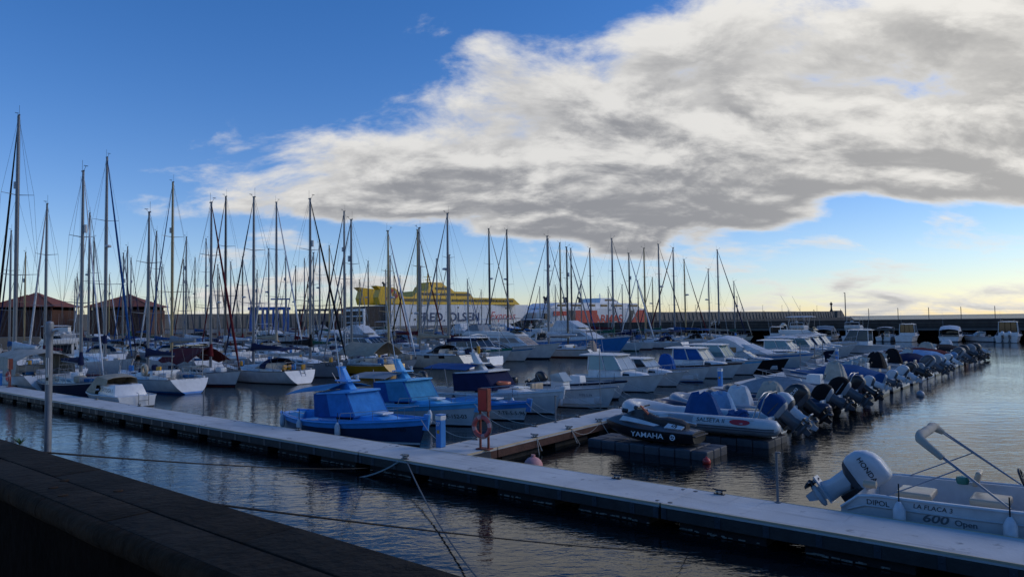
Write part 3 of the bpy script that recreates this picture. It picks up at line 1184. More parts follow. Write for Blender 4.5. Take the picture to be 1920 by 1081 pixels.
def frustum(x0, x1, w0, w1, z0, z1, fr=.3, br=.1, tum=.08, z0f=None, z1f=None):
    """cabin block: back edge x0, front edge x1; returns bottom and top corner lists (back-right, front-right, front-left, back-left)"""
    zf0 = z0 if z0f is None else z0f
    zf1 = z1 if z1f is None else z1f
    b = [V((x0, -w0, z0)), V((x1, -w1, zf0)), V((x1, w1, zf0)), V((x0, w0, z0))]
    t = [V((x0 + br, -w0 + tum, z1)), V((x1 - fr, -w1 + tum, zf1)), V((x1 - fr, w1 - tum, zf1)), V((x0 + br, w0 - tum, z1))]
    return b, t


def faces(b, t):
    return dict(star=(b[0], b[1], t[1], t[0]), port=(b[2], b[3], t[3], t[2]), front=(b[1], b[2], t[2], t[1]), back=(b[3], b[0], t[0], t[3]))


def cabin(root, name, m, bt, bevel=.05):
    mb = MB()
    mb.hexa(bt[0], bt[1])
    return mb.build(name, m, root, smooth=40, bevel=bevel)


def pane(root, quad, u0, u1, v0, v1, m='glass', th=.010, name='window', frame=None):
    mb = MB()
    mb.panel(sub(quad, u0, u1, v0, v1), th, 0)
    o = mb.build(name, m, root, smooth=0)
    if frame:
        q = sub(quad, u0, u1, v0, v1)
        mb = MB()
        mb.tube(q + [q[0]], .022, 4)
        mb.build('frame', frame, o, smooth=0)
    return o


def roof_slab(root, x0, x1, w0, w1, z, th=.07, m='gel_white', name='roof', camber=.06, zf=None):
    """a rounded hardtop"""
    mb = MB()
    rings = []
    zf = z if zf is None else zf
    n = 8
    for i in range(n + 1):
        k = i / n
        x = lerp(x0, x1, k)
        e = (1 - abs(2 * k - 1) ** 6) ** .5
        w = lerp(w0, w1, k) * (.86 + .14 * e)
        zc = lerp(z, zf, k)
        c = camber * e
        rings.append([(x, -w, zc), (x, -w * .98, zc + th * .7), (x, -w * .5, zc + th + c * .8), (x, 0, zc + th + c), (x, w * .5, zc + th + c * .8), (x, w * .98, zc + th * .7), (x, w, zc), (x, 0, zc - .005)])
    mb.loft(rings)
    return mb.build(name, m, root, smooth=50)


def canopy(root, pts_rows, m, name='awning', th=.02):
    """cloth stretched over rows of points (each row the same length)"""
    mb = MB()
    top = [[V(p) for p in r] for r in pts_rows]
    bot = [[p - V((0, 0, th)) for p in r] for r in top]
    rings = [a + list(reversed(b)) for a, b in zip(top, bot)]
    mb.loft(rings)
    return mb.build(name, m, root, smooth=45)


def whip(root, p, h, lean=(0, 0), r=.012, m='gel_white'):
    mb = MB()
    p = V(p)
    mb.tube([p, p + V((lean[0] * h, lean[1] * h, h))], r, 4, r1=r * .4)
    return mb.build('antenna', m, root)


# ---- outboard engine: frame origin at the transom top, x aft is negative
def outboard(root, loc, tilt=0.0, cowl='gel_silver', leg='gel_silver', s=1.0, name='outboard_engine', text=None, textm='ink_black', rz=0.0):
    e = bpy.data.objects.new(name, None)
    COL.objects.link(e)
    e.parent = root
    e.location = loc
    e.scale = (s, s, s)
    e.rotation_euler = (0, R(tilt), rz)
    mb = MB()
    rings = []
    for z, x0, x1, w, k in ((.16, -.62, -.02, .165, .8), (.24, -.66, .03, .185, .8), (.42, -.66, .06, .195, .85), (.56, -.58, .06, .19, .85), (.655, -.46, .03, .165, .7), (.70, -.34, -.02, .11, .5)):
        ring = []
        for j in range(14):
            a = 2 * PI * j / 14
            cx_, sy_ = math.cos(a), math.sin(a)
            ex = abs(cx_) ** .45 * (1 if cx_ > 0 else -1)
            ey = abs(sy_) ** .45 * (1 if sy_ > 0 else -1)
            ring.append(((x0 + x1) / 2 + (x1 - x0) / 2 * ex, w * ey, z))
        rings.append(ring)
    mb.loft(rings)
    c = mb.build('cowl', cowl, e, smooth=50)
    if text:
        for sd in (-1, 1):
            fn = plane_fn((-.28, sd * .201, .44), (1 if sd < 0 else -1, 0, -.0), (0, 0, 1))
            lettering(text, .13, fn, textm, c, bold=.01)
    mb = MB()
    rings = []
    for z, x0, x1, w in ((.02, -.46, -.06, .11), (.09, -.58, -.02, .15), (.155, -.625, .0, .168)):
        rings.append([((x0 + x1) / 2 + (x1 - x0) / 2 * abs(math.cos(2 * PI * j / 14)) ** .5 * (1 if math.cos(2 * PI * j / 14) > 0 else -1), w * abs(math.sin(2 * PI * j / 14)) ** .5 * (1 if math.sin(2 * PI * j / 14) > 0 else -1), z) for j in range(14)])
    mb.loft(rings)
    mb.build('cowl_tray', 'gel_darkgrey' if leg != 'gel_darkgrey' else 'gel_grey', e, smooth=45)
    if (int(abs(loc[0]) * 100) + int(s * 100)) % 2 == 0 and not text:
        for sd in (-1, 1):
            mb = MB()
            mb.hexa([(-.50, sd * .188 - .006, .27), (-.06, sd * .190 - .006, .29), (-.06, sd * .190 + .006, .29), (-.50, sd * .188 + .006, .27)], [(-.50, sd * .19 - .006, .29), (-.06, sd * .194 - .006, .325), (-.06, sd * .194 + .006, .325), (-.50, sd * .19 + .006, .29)])
            mb.build('cowl_stripe', 'gel_grey' if cowl in ('gel_black', 'gel_darkgrey', 'cloth_black') else 'gel_darkgrey', e, smooth=0)
    mb = MB()
    rings = []
    for z, x0, x1, w in ((.10, -.50, -.10, .12), (-.05, -.48, -.10, .105), (-.30, -.46, -.12, .085), (-.48, -.50, -.10, .06)):
        rings.append([((x0 + x1) / 2 + (x1 - x0) / 2 * math.cos(2 * PI * j / 10), w * math.sin(2 * PI * j / 10), z) for j in range(10)])
    mb.loft(rings)
    mb.box((-.36, 0, -.49), (.54, .23, .03))
    mb.lathe([(.01, -.24), (.055, -.16), (.07, 0), (.06, .16), (.03, .22)], 10, 0, (-.32, 0, -.64), Matrix.Rotation(PI / 2, 3, 'Y'))
    mb.hexa([(-.42, -.008, -.87), (-.30, -.008, -.87), (-.30, .008, -.87), (-.42, .008, -.87)], [(-.46, -.022, -.48), (-.16, -.022, -.48), (-.16, .022, -.48), (-.46, .022, -.48)])
    mb.build('leg', leg, e, smooth=45)
    mb = MB()
    for j in range(3):
        M = Matrix.Rotation(2 * PI * j / 3, 3, 'X') @ Matrix.Rotation(.5, 3, 'Z')
        mb.add([M @ V(p) + V((-.55, 0, -.64)) for p in ((-.02, -.05, .03), (-.02, .05, .03), (-.02, .085, .12), (-.01, .03, .19), (-.01, -.05, .16),
                                                        (.01, -.05, .03), (.01, .05, .03), (.01, .085, .12), (.01, .03, .19), (.01, -.05, .16))],
               [(4, 3, 2, 1, 0), (5, 6, 7, 8, 9), (0, 1, 6, 5), (1, 2, 7, 6), (2, 3, 8, 7), (3, 4, 9, 8), (4, 0, 5, 9)])
    mb.lathe([(.045, -.05), (.045, .05), (.02, .08)], 8, 0, (-.55, 0, -.64), Matrix.Rotation(-PI / 2, 3, 'Y'))
    mb.build('propeller', 'gel_black', e, smooth=30)
    mb = MB()
    mb.box((-.06, 0, -.10), (.12, .26, .34))
    mb.tube([(-.10, .08, -.05), (-.30, .08, .12)], .03, 6)
    mb.tube([(-.10, -.08, -.05), (-.30, -.08, .12)], .03, 6)
    mb.build('bracket', 'gel_black', e, smooth=0, bevel=.01)
    return e


def drape(root, name, m, x0, x1, w, z0, h, seed=0, top=.35, n=12):
    """a loose cloth cover pulled over a console or seat: uneven folds, narrower top"""
    rn = random.Random(seed)
    mb = MB()
    rings = []
    ph = [rn.uniform(0, 6) for _ in range(4)]
    for i, (k, sc) in enumerate(((0, 1.05), (.25, 1.0), (.55, .86), (.82, .68), (.95, top + .15), (1.0, top * .5))):
        ring = []
        for j in range(18):
            a = 2 * PI * j / 18
            f = 1 + .10 * math.sin(4 * a + ph[0] + k * .8) * (1 - k * .4) + .07 * math.sin(7 * a + ph[1] + k * 1.5) + .05 * rn.uniform(-1, 1)
            ca, sa = math.cos(a), math.sin(a)
            ex = abs(ca) ** .6 * (1 if ca > 0 else -1)
            ey = abs(sa) ** .6 * (1 if sa > 0 else -1)
            ring.append(((x0 + x1) / 2 + (x1 - x0) / 2 * ex * sc * f + .06 * k * math.sin(ph[2]), w * ey * sc * f, z0 + h * k + .07 * math.sin(3 * a + ph[3]) * k))
        rings.append(ring)
    mb.loft(rings)
    return mb.build(name, m, root, smooth=24)


def fender(p, l=.5, r=.11, m='fender', label='white cylindrical fender', group=None, line=.4):
    t = thing('fender', label, 'fender', p, 0, group)
    mb = MB()
    mb.lathe([(.02, -l / 2 - .06), (r * .6, -l / 2 - .02), (r, -l / 2 + .08), (r, l / 2 - .08), (r * .6, l / 2 + .02), (.03, l / 2 + .07)], 12)
    mb.build('body', m, t)
    mb = MB()
    mb.tube([(0, 0, l / 2 + .05), (0.01, 0.01, l / 2 + .05 + line)], .012, 5)
    mb.build('lanyard', 'rope_dark', t)
    return t


# ---- sailing yacht
def sailboat(label, group, loc, rz, L=10.5, Hm=14, hull='gel_white', stripe='gel_navy', bottom='antifoul_blue', cover='cloth_navy', genoa='cloth_white',
             mast='alu', radar=False, hood=None, bimini=None, detail=2, mx=None, cabinm='gel_white', davit=False, rub=None, transom=None, gen_r=.085,
             name='sailing_yacht', mizzen=False, tent=None, seed=1, mast_r=None, rad_h=.55, spreaders=2, fscale=1.0):
    rn = random.Random(seed)
    t = thing(name, label, 'yacht', loc, rz, group)
    B = L * .315
    h = Hull(L, B, .114 * L * fscale, .088 * L * fscale, .012 * L, .35, L * .085, .05 * L, .74, .20, 2.0, .42, .9, ws=.30)
    h.build(t, hull, stripe, bottom, rub or hull, transom, nst=14 if detail < 2 else 18, sz=(.05, .14))
    h.deck(t, .03, .30, .30, h.sheer(.2) - .42, m='gel_offwhite', mf='teak' if rn.random() < .4 else 'gel_offwhite')
    if detail > 1:
        h.gunwale(t, 'teak' if rn.random() < .3 else 'alu', .022, 0, 1, 'toe_rail')
    mx = .07 * L if mx is None else mx
    zd = h.sheer(.6)
    # coachroof
    bt = frustum(-.20 * L, .20 * L, B * .30, B * .20, h.sheer(.45) - .05, h.sheer(.45) + .048 * L, .12 * L, .0, .08, zd - .03, zd + .022 * L)
    cab = cabin(t, 'coachroof', cabinm, bt, .06)
    fc = faces(*bt)
    for sd in ('star', 'port'):
        for k in range(3 if detail > 1 else 2):
            a0 = .10 + k * .27 if sd == 'star' else .90 - k * .27 - .2
            pane(t, fc[sd], a0, a0 + .19, .32, .72)
    if detail > 1:
        mb = MB()
        mb.box((.24 * L, 0, h.sheer(.74) + .03), (.5, .5, .06))
        mb.build('hatch', 'glass', t, smooth=0, bevel=.015)
    # cockpit coaming
    for sd in (1, -1):
        mb = MB()
        mb.hexa([(-.46 * L, sd * B * .36 - .06, h.sheer(.1) - .03), (-.2 * L, sd * B * .33 - .06, h.sheer(.3) - .03), (-.2 * L, sd * B * .33 + .06, h.sheer(.3) - .03), (-.46 * L, sd * B * .36 + .06, h.sheer(.1) - .03)],
                [(-.46 * L, sd * B * .36 - .04, h.sheer(.1) + .12), (-.2 * L, sd * B * .31 - .04, h.sheer(.3) + .26), (-.2 * L, sd * B * .31 + .04, h.sheer(.3) + .26), (-.46 * L, sd * B * .36 + .04, h.sheer(.1) + .12)])
        mb.build('coaming', cabinm, t, smooth=30, bevel=.02)
    # mast
    mr = mast_r or (.0058 * Hm + .018)
    z0 = h.sheer(.55) + .03 * L
    mb = MB()
    rings = []
    for k in range(6):
        z = lerp(z0, Hm, k / 5)
        f = 1 - .35 * max(0, k / 5 - .6) / .4
        rings.append([(mx + 1.35 * mr * f * math.cos(2 * PI * j / 10), mr * f * math.sin(2 * PI * j / 10), z) for j in range(10)])
    mb.loft(rings)
    mst = mb.build('mast', mast, t, smooth=60)
    mb = MB()
    mb.box((mx - .05, 0, Hm + .04), (.30, .09, .08))
    mb.tube([(mx - .15, 0, Hm), (mx - .15, 0, Hm + .75)], .010, 4)
    mb.tube([(mx + .10, 0, Hm + .05), (mx + .42, 0, Hm + .28)], .012, 4)
    mb.tube([(mx + .42, -.12, Hm + .30), (mx + .42, .12, Hm + .30)], .02, 4)
    mb.build('masthead', 'alu_dark', mst, smooth=0)
    chain = B * .43
    levs = [z0 + (Hm - z0) * q for q in ((.36, .68) if spreaders == 2 else (.5,))]
    sw = [chain * .82, chain * .60]
    for zl, w in zip(levs, sw):
        for sd in (1, -1):
            mb = MB()
            mb.tube([(mx, sd * mr * .5, zl), (mx - .10, sd * w, zl + .10)], .030, 5, r1=.016)
            mb.build('spreader', mast, mst)
    mb = MB()
    wr = .009
    top = (mx, 0, Hm - .1)
    for sd in (1, -1):
        cp = (mx - .15, sd * chain, h.sheer(.53))
        tips = [(mx - .10, sd * w, zl + .10) for zl, w in zip(levs, sw)]
        mb.tube([cp] + tips + [top], wr, 3)
        mb.tube([(mx - .4, sd * chain, h.sheer(.5)), (mx, 0, levs[0])], wr, 3)
        mb.tube([(mx + .35, sd * chain * .95, h.sheer(.6)), (mx, 0, levs[0])], wr, 3)
        if detail > 0:
            mb.tube([tips[0], (mx, 0, levs[-1] if len(levs) > 1 else Hm * .9)], wr * .8, 3)
        mb.tube([(mx - .18, sd * .10, z0), (mx - .12, sd * .10, Hm - .3)], wr * .7, 3)
    mb.tube([(-L / 2 + .1, 0, h.sheer(0) + .05), (mx - .1, 0, Hm)], wr, 3)
    mb.build('rigging', 'wire', mst, smooth=0, normals=False)
    # furled headsail on the forestay
    fo = V((L / 2 - .25, 0, h.sheer(.98) + .15))
    ft = V((mx + .08, 0, Hm - .25))
    if genoa:
        mb = MB()
        pts = [fo.lerp(ft, k / 9) for k in range(10)]
        rr = [gen_r * q for q in (.35, .95, 1.05, 1.0, .95, .86, .76, .64, .5, .25)]
        mb.tube(pts, rr, 7)
        mb.build('furled_headsail', genoa, t, smooth=60)
        mb = MB()
        mb.lathe([(.03, -.1), (.11, -.08), (.11, -.02), (.05, .0), (.11, .03), (.11, .06)], 10, 0, fo)
        mb.build('furler_drum', 'alu_dark', t)
    else:
        mb = MB()
        mb.tube([fo, ft], .012, 4)
        mb.build('forestay', 'wire', t, smooth=0)
    # boom with its stacked sail cover
    zb = z0 + .075 * L + .25
    bl = .36 * L
    mb = MB()
    mb.tube([(mx - .1, 0, zb), (mx - bl, 0, zb + .06)], .065, 8)
    mb.build('boom', mast, t)
    if cover:
        mb = MB()
        rings = []
        n = 11
        for i in range(n):
            k = i / (n - 1)
            x = mx - .02 - (bl * 1.0) * k
            hh = lerp(.62, .20, k ** .55) * (L / 10.5) * (1 + .05 * math.sin(i * 2.2 + seed))
            w = lerp(.17, .10, k) * (1 + .08 * math.sin(i * 1.7))
            ring = []
            for j in range(10):
                a = 2 * PI * j / 10
                ring.append((x + (.12 * (math.sin(a) > .5) * (1 - k)), w * math.cos(a), zb + .05 + .06 * k + hh * (.36 + .5 * math.sin(a))))
            rings.append(ring)
        mb.loft(rings)
        mb.tube([(mx + .03, 0, zb - .1), (mx + .05, 0, zb + .85 * L / 10.5)], (.19, .09), 8)
        mb.build('boom_cover', cover, t, smooth=60)
    if tent:
        rows = []
        for k in range(9):
            x = lerp(mx - .1, -.42 * L, k / 8)
            sg = .10 * math.sin(k * 1.6)
            rows.append([(x, y * B * .52, zb + .55 - abs(y) ** 1.3 * 1.0 - .12 * math.sin(PI * k / 8) + sg * abs(y)) for y in (-1, -.66, -.33, 0, .33, .66, 1)])
        canopy(t, rows, tent, 'tent_awning')
    if radar:
        mb = MB()
        zr = lerp(z0, Hm, rad_h)
        mb.lathe([(.02, -.10), (.24, -.09), (.27, 0), (.22, .10), (.02, .13)], 12, 0, (mx + .42, 0, zr))
        mb.box((mx + .2, 0, zr - .12), (.4, .10, .04))
        mb.build('radar_dome', 'gel_offwhite', mst)
    elif rn.random() < .45:
        mb = MB()
        zr = lerp(z0, Hm, .72)
        mb.tube([(mx + .18, .1, zr - .25), (mx + .18, .1, zr + .25)], .10, 8)
        mb.build('radar_reflector', 'gel_offwhite', mst)
    if detail > 0:
        h.rail(t, .80, .985, .58, .06, 'steel', 3, .013, True, 'pulpit', detail > 1)
        mb = MB()
        for sd in (1, -1):
            tops = []
            for k in range(6):
                tt = .12 + k * .135
                p = h.pt(tt, 1)
                mb.tube([(p.x, sd * (p.y - .06), p.z - .02), (p.x, sd * (p.y - .06), p.z + .58)], .012, 4)
                tops.append(V((p.x, sd * (p.y - .06), p.z + .57)))
            mb.tube(tops, .006, 3)
            mb.tube([q - V((0, 0, .28)) for q in tops], .006, 3)
        mb.build('lifelines', 'steel', t, smooth=0, normals=False)
        mb = MB()
        hs_ = h.half(.02) - .08
        xs = -L / 2 + .08
        zs = h.sheer(.02)
        for zz_ in (.32, .6):
            mb.tube([(xs + .9, -hs_, zs + zz_), (xs, -hs_ * .95, zs + zz_), (xs - .03, -hs_ * .4, zs + zz_)], .013, 5)
            mb.tube([(xs + .9, hs_, zs + zz_), (xs, hs_ * .95, zs + zz_), (xs - .03, hs_ * .4, zs + zz_)], .013, 5)
        for sd in (1, -1):
            for xx, yy in ((xs + .9, hs_), (xs, hs_ * .95), (xs - .03, hs_ * .4)):
                mb.tube([(xx, sd * yy, zs), (xx, sd * yy, zs + .6)], .013, 4)
        mb.build('pushpit', 'steel', t, smooth=0)
    if hood:
        rows = []
        for k, (x, w, z) in enumerate(((-.17 * L, .32, .15), (-.19 * L, .36, .42), (-.235 * L, .38, .56), (-.27 * L, .37, .52))):
            zc = h.sheer(.35) + .03 * L
            rows.append([(x, y * w * B, zc + z * (1 - abs(y) ** 3.5) * (L / 10) + (.12 if abs(y) < .99 else 0) - .12) for y in (-1, -.92, -.6, 0, .6, .92, 1)])
        canopy(t, rows, hood, 'sprayhood')
    if bimini:
        rows = []
        zc = h.sheer(.15) + 1.65
        for k in range(5):
            x = lerp(-.30 * L, -.47 * L, k / 4)
            rows.append([(x, y * B * .36, zc - .16 * abs(y) ** 2 - .08 * (2 * k / 4 - 1) ** 2) for y in (-1, -.5, 0, .5, 1)])
        canopy(t, rows, bimini, 'bimini_top')
        mb = MB()
        for xx in (-.31 * L, -.46 * L):
            for sd in (1, -1):
                mb.tube([(-.38 * L, sd * B * .39, h.sheer(.12)), (xx, sd * B * .36, zc - .16)], .013, 4)
        mb.build('bimini_frame', 'steel', t, smooth=0)
    if detail > 1:
        mb = MB()
        mb.torus((-.36 * L, 0, h.sheer(.14) + .35), .42, .016, Matrix.Rotation(PI / 2, 3, 'Y'), 18, 5)
        mb.tube([(-.34 * L, 0, h.sheer(.14) - .4), (-.345 * L, 0, h.sheer(.14) + .35)], .07, 8)
        mb.build('steering_wheel', 'steel', t)
        for k in range(2):
            mb = MB()
            mb.lathe([(.06, 0), (.07, .06), (.05, .09), (.05, .15), (.07, .16)], 8, 0, (-.21 * L, (.26 - .52 * k) * B, h.sheer(.3) + .26))
            mb.build('winch', 'steel', t)
    GEAR = [('jerry_can', 'gel_blue', (.32, .18, .40)), ('jerry_can', 'gel_yellow', (.30, .18, .38)), ('sail_bag', 'cloth_white', (.8, .45, .34)), ('sail_bag', 'cloth_navy', (.7, .4, .36)), ('liferaft', 'gel_white', (.72, .5, .34)),
            ('deck_box', 'gel_offwhite', (.5, .4, .36)), ('dinghy_bag', 'cloth_grey', (1.1, .6, .3)), ('rope_heap', 'rope_pale', (.4, .4, .18)), ('cockpit_cushion', 'cloth_blue', (.6, .4, .2)), ('bundle', 'cloth_beige', (.6, .5, .4))]
    for k in range((8, 6, 2)[2 - detail]):
        gn, gm, gs = rn.choice(GEAR)
        tt = rn.choice((rn.uniform(.04, .28), rn.uniform(.04, .24), rn.uniform(.62, .86), rn.uniform(.3, .7)))
        yy = rn.uniform(-1, 1) * h.half(tt) * (.55 if tt > .6 or tt < .3 else .86)
        mb = MB()
        mb.box((0, 0, 0), gs, 0, Matrix.Rotation(rn.uniform(0, 3), 3, 'Z'))
        o_ = mb.build(gn, gm, t, smooth=50, bevel=min(gs) * .32)
        o_.location = (h.X(tt, 1), yy, h.sheer(tt) + gs[2] / 2 + (.30 if .3 < tt < .6 else .02))
    if detail > 0 and rn.random() < .35:
        mb = MB()
        xg = -L / 2 + .25
        mb.tube([(xg, -B * .3, h.sheer(0)), (xg, -B * .3, h.sheer(0) + 2.6)], .025, 6)
        for k in range(6):
            a = PI * k / 3
            mb.hexa([(xg + .13, -B * .3 - .03 * math.sin(a), h.sheer(0) + 2.6 + .03 * math.cos(a)), (xg + .13, -B * .3 + .42 * math.cos(a), h.sheer(0) + 2.6 + .42 * math.sin(a)), (xg + .13, -B * .3 + .42 * math.cos(a + .16), h.sheer(0) + 2.6 + .42 * math.sin(a + .16)), (xg + .13, -B * .3 + .03 * math.sin(a), h.sheer(0) + 2.6 - .03 * math.cos(a))],
                    [(xg + .145, -B * .3 - .03 * math.sin(a), h.sheer(0) + 2.6 + .03 * math.cos(a)), (xg + .145, -B * .3 + .42 * math.cos(a), h.sheer(0) + 2.6 + .42 * math.sin(a)), (xg + .145, -B * .3 + .42 * math.cos(a + .16), h.sheer(0) + 2.6 + .42 * math.sin(a + .16)), (xg + .145, -B * .3 + .03 * math.sin(a), h.sheer(0) + 2.6 - .03 * math.cos(a))])
        mb.tube([(xg - .15, -B * .3, h.sheer(0) + 2.6), (xg + .16, -B * .3, h.sheer(0) + 2.6)], .05, 8)
        mb.build('wind_generator', 'gel_white', t, smooth=0)
    if davit:
        mb = MB()
        for sd in (1, -1):
            mb.tube([(-L / 2 + .3, sd * B * .3, h.sheer(.05)), (-L / 2 + .25, sd * B * .3, h.sheer(.05) + 1.9), (-L / 2 - .6, sd * B * .28, h.sheer(.05) + 2.0)], .03, 6)
        mb.tube([(-L / 2 + .25, -B * .3, h.sheer(.05) + 1.9), (-L / 2 + .25, B * .3, h.sheer(.05) + 1.9)], .03, 6)
        mb.build('stern_arch', 'steel', t)
        mb = MB()
        mb.box((-L / 2 - .1, 0, h.sheer(.05) + 2.06), (1.0, B * .55, .04))
        mb.build('solar_panel', 'glass', t, smooth=0)
    if mizzen:
        mb = MB()
        zq = Hm * .74
        xm = -.33 * L
        mb.tube([(xm, 0, h.sheer(.15) - .2), (xm, 0, zq)], mr * .85, 8, r1=mr * .6)
        mb.tube([(xm, -.7, zq * .62), (xm, .7, zq * .62)], .03, 4)
        for sd in (1, -1):
            mb.tube([(xm - .3, sd * chain * .8, h.sheer(.12)), (xm, sd * .7, zq * .62), (xm, 0, zq)], wr, 3)
        mb.build('mizzen_mast', mast, t)
    return t, h


# ---- flybridge and express cruisers
def cruiser(label, group, loc, rz, L=10.5, B=3.5, hull='gel_white', stripe='gel_navy', bottom='antifoul_black', kind='fly', canvas='cloth_white', glassm='glass',
            hood=None, detail=1, arch=True, outrig=False, seed=0, name='motor_cruiser', band=None, rub=None, hardtop=True):
    t = thing(name, label, 'motorboat', loc, rz, group)
    h = Hull(L, B, .148 * L, .100 * L, .0, .35, L * .13, .02, .90, .34, 2.3, .40, 1.5)
    h.build(t, hull, stripe, bottom, rub or hull, None, band, nst=16, sz=(.05, .16))
    h.deck(t, .02, .24, .22, .30)
    h.gunwale(t, 'gel_offwhite', .035, 0, 1, 'rub_rail', 1.0)
    zd = h.sheer(.3)
    zf = h.sheer(.75)
    if kind == 'fly':
        bt = frustum(-.27 * L, .22 * L, B * .40, B * .30, zd - .05, zd + 1.25, .17 * L, -.02 * L, .10, zf - .25, zd + 1.22)
        cabin(t, 'saloon', 'gel_white', bt, .06)
        fc = faces(*bt)
        for sd in ('star', 'port'):
            for k in range(3):
                a0 = .06 + k * .285
                if sd == 'port':
                    a0 = 1 - a0 - .25
                pane(t, fc[sd], a0, a0 + .25, .42, .86, glassm if glassm else 'glass')
        for k in range(3):
            m_ = canvas if hood == 'screen' else glassm
            pane(t, fc['front'], .05 + k * .31, .05 + k * .31 + .28, .22, .90, m_, name='windscreen')
        pane(t, fc['back'], .1, .9, .1, .9, 'glass', name='saloon_door')
        zb = zd + 1.24
        bt2 = frustum(-.36 * L, .07 * L, B * .38, B * .30, zb, zb + .50, .10 * L, -.01 * L, -.03)
        cabin(t, 'flybridge', 'gel_white', bt2, .05)
        # canvas enclosure or open fly with bimini
        if hardtop:
            bt3 = frustum(-.27 * L, .03 * L, B * .34, B * .26, zb + .46, zb + 1.35, .13 * L, .04 * L, .10)
            cabin(t, 'canvas_enclosure', canvas, bt3, .10)
        else:
            for sd in (1, -1):
                for x in (-.26 * L, -.02 * L):
                    mb = MB()
                    mb.tube([(x, sd * B * .33, zb + .48), (x + .02 * L, sd * B * .30, zb + 1.95)], .022, 5)
                    mb.build('top_post', 'steel', t)
            roof_slab(t, -.29 * L, .02 * L, B * .35, B * .32, zb + 1.92, .05, canvas, 'bimini_top')
            bt3 = frustum(-.04 * L, .045 * L, B * .28, B * .25, zb + .46, zb + .80, .05 * L, .06 * L, .05)
            cabin(t, 'fly_screen', 'glass', bt3, .02)
        mb = MB()
        mb.tube([(-.33 * L, -B * .37, zd + .9), (-.35 * L, -B * .34, zb + 1.0), (-.35 * L, B * .34, zb + 1.0), (-.33 * L, B * .37, zd + .9)], .05, 6)
        if arch:
            mb.build('radar_arch', 'gel_white', t)
            mb = MB()
            mb.lathe([(.02, 0), (.26, .02), (.27, .12), (.20, .22), (.02, .25)], 12, 0, (-.35 * L, 0, zb + 1.03))
            mb.build('radar_dome', 'gel_offwhite', t)
        else:
            mb.build('stern_arch', 'steel', t)
        if outrig:
            for sd in (1, -1):
                mb = MB()
                mb.tube([(-.02 * L, sd * B * .46, zd + .6), (-.30 * L, sd * B * .62, zd + 5.6)], .03, 5, r1=.012)
                mb.build('outrigger_pole', 'alu', t)
        whip(t, (-.30 * L, B * .3, zb + 1.0), 2.6, (-.12, .02))
    else:
        bt = frustum(-.10 * L, .26 * L, B * .40, B * .22, zd - .02, zd + .42, .22 * L, .0, .08, zf - .22, zf + .02)
        cabin(t, 'foredeck_cabin', 'gel_white', bt, .08)
        fc = faces(*bt)
        for sd in ('star', 'port'):
            for k in range(2):
                a0 = .10 + k * .3 if sd == 'star' else .6 - k * .3
                pane(t, fc[sd], a0, a0 + .24, .30, .68)
        bt2 = frustum(-.16 * L, .14 * L, B * .43, B * .33, zd + .22, zd + .98, .20 * L, -.02, .12)
        cabin(t, 'windscreen', 'glass' if hood != 'screen' else canvas, bt2, .03)
        mb = MB()
        f2_ = faces(*bt2)
        for k in (0, .33, .67, 1):
            mb.tube([bil(f2_['front'], k, 0), bil(f2_['front'], k, 1)], .025, 4)
        for sd in ('star', 'port', 'front'):
            mb.tube([bil(f2_[sd], 0, 1), bil(f2_[sd], 1, 1)], .03, 4)
        mb.build('windscreen_frame', 'gel_white', t, smooth=0)
        rows = []
        for k in range(7):
            kk = k / 6
            x = lerp(-.06 * L, -.46 * L, kk)
            zc = zd + .96 + .75 * math.sin(min(1, kk * 2.2) * PI / 2) - .55 * max(0, kk - .55) / .45
            rows.append([(x, -B * .44, zd + .05)] + [(x, y * B * .42, zc - .22 * abs(y) ** 2.2) for y in (-1, -.6, 0, .6, 1)] + [(x, B * .44, zd + .05)])
        if hood is not None:
            canopy(t, rows, canvas, 'canvas_hood')
            mb = MB()
            for sd in (-1, 1):
                q = [V((lerp(-.12 * L, -.40 * L, i / 5), sd * B * (.437 if j == 0 else .432), zd + .35 + .0 + (0 if j == 0 else .42))) for j in (0, 1) for i in ((0, 5) if j == 0 else (5, 0))]
                if sd < 0:
                    q = q[::-1]
                mb.panel(q, .03)
            mb.build('clear_panel', 'glass', t, smooth=0)
        if arch:
            mb = MB()
            mb.tube([(-.22 * L, -B * .46, zd), (-.30 * L, -B * .44, zd + 1.6), (-.31 * L, 0, zd + 1.72), (-.30 * L, B * .44, zd + 1.6), (-.22 * L, B * .46, zd)], .07, 6)
            mb.build('radar_arch', 'gel_white', t)
        whip(t, (-.29 * L, B * .3, zd + 1.6), 2.2, (-.15, 0))
    h.rail(t, .42, .985, .62, .09, 'steel', 5, .014, True, 'bow_rail', detail > 1, .35)
    mb = MB()
    mb.box((L * .49, 0, h.fb + .03), (.5, .12, .06))
    mb.build('anchor_roller', 'steel', t, smooth=0, bevel=.015)
    return t, h


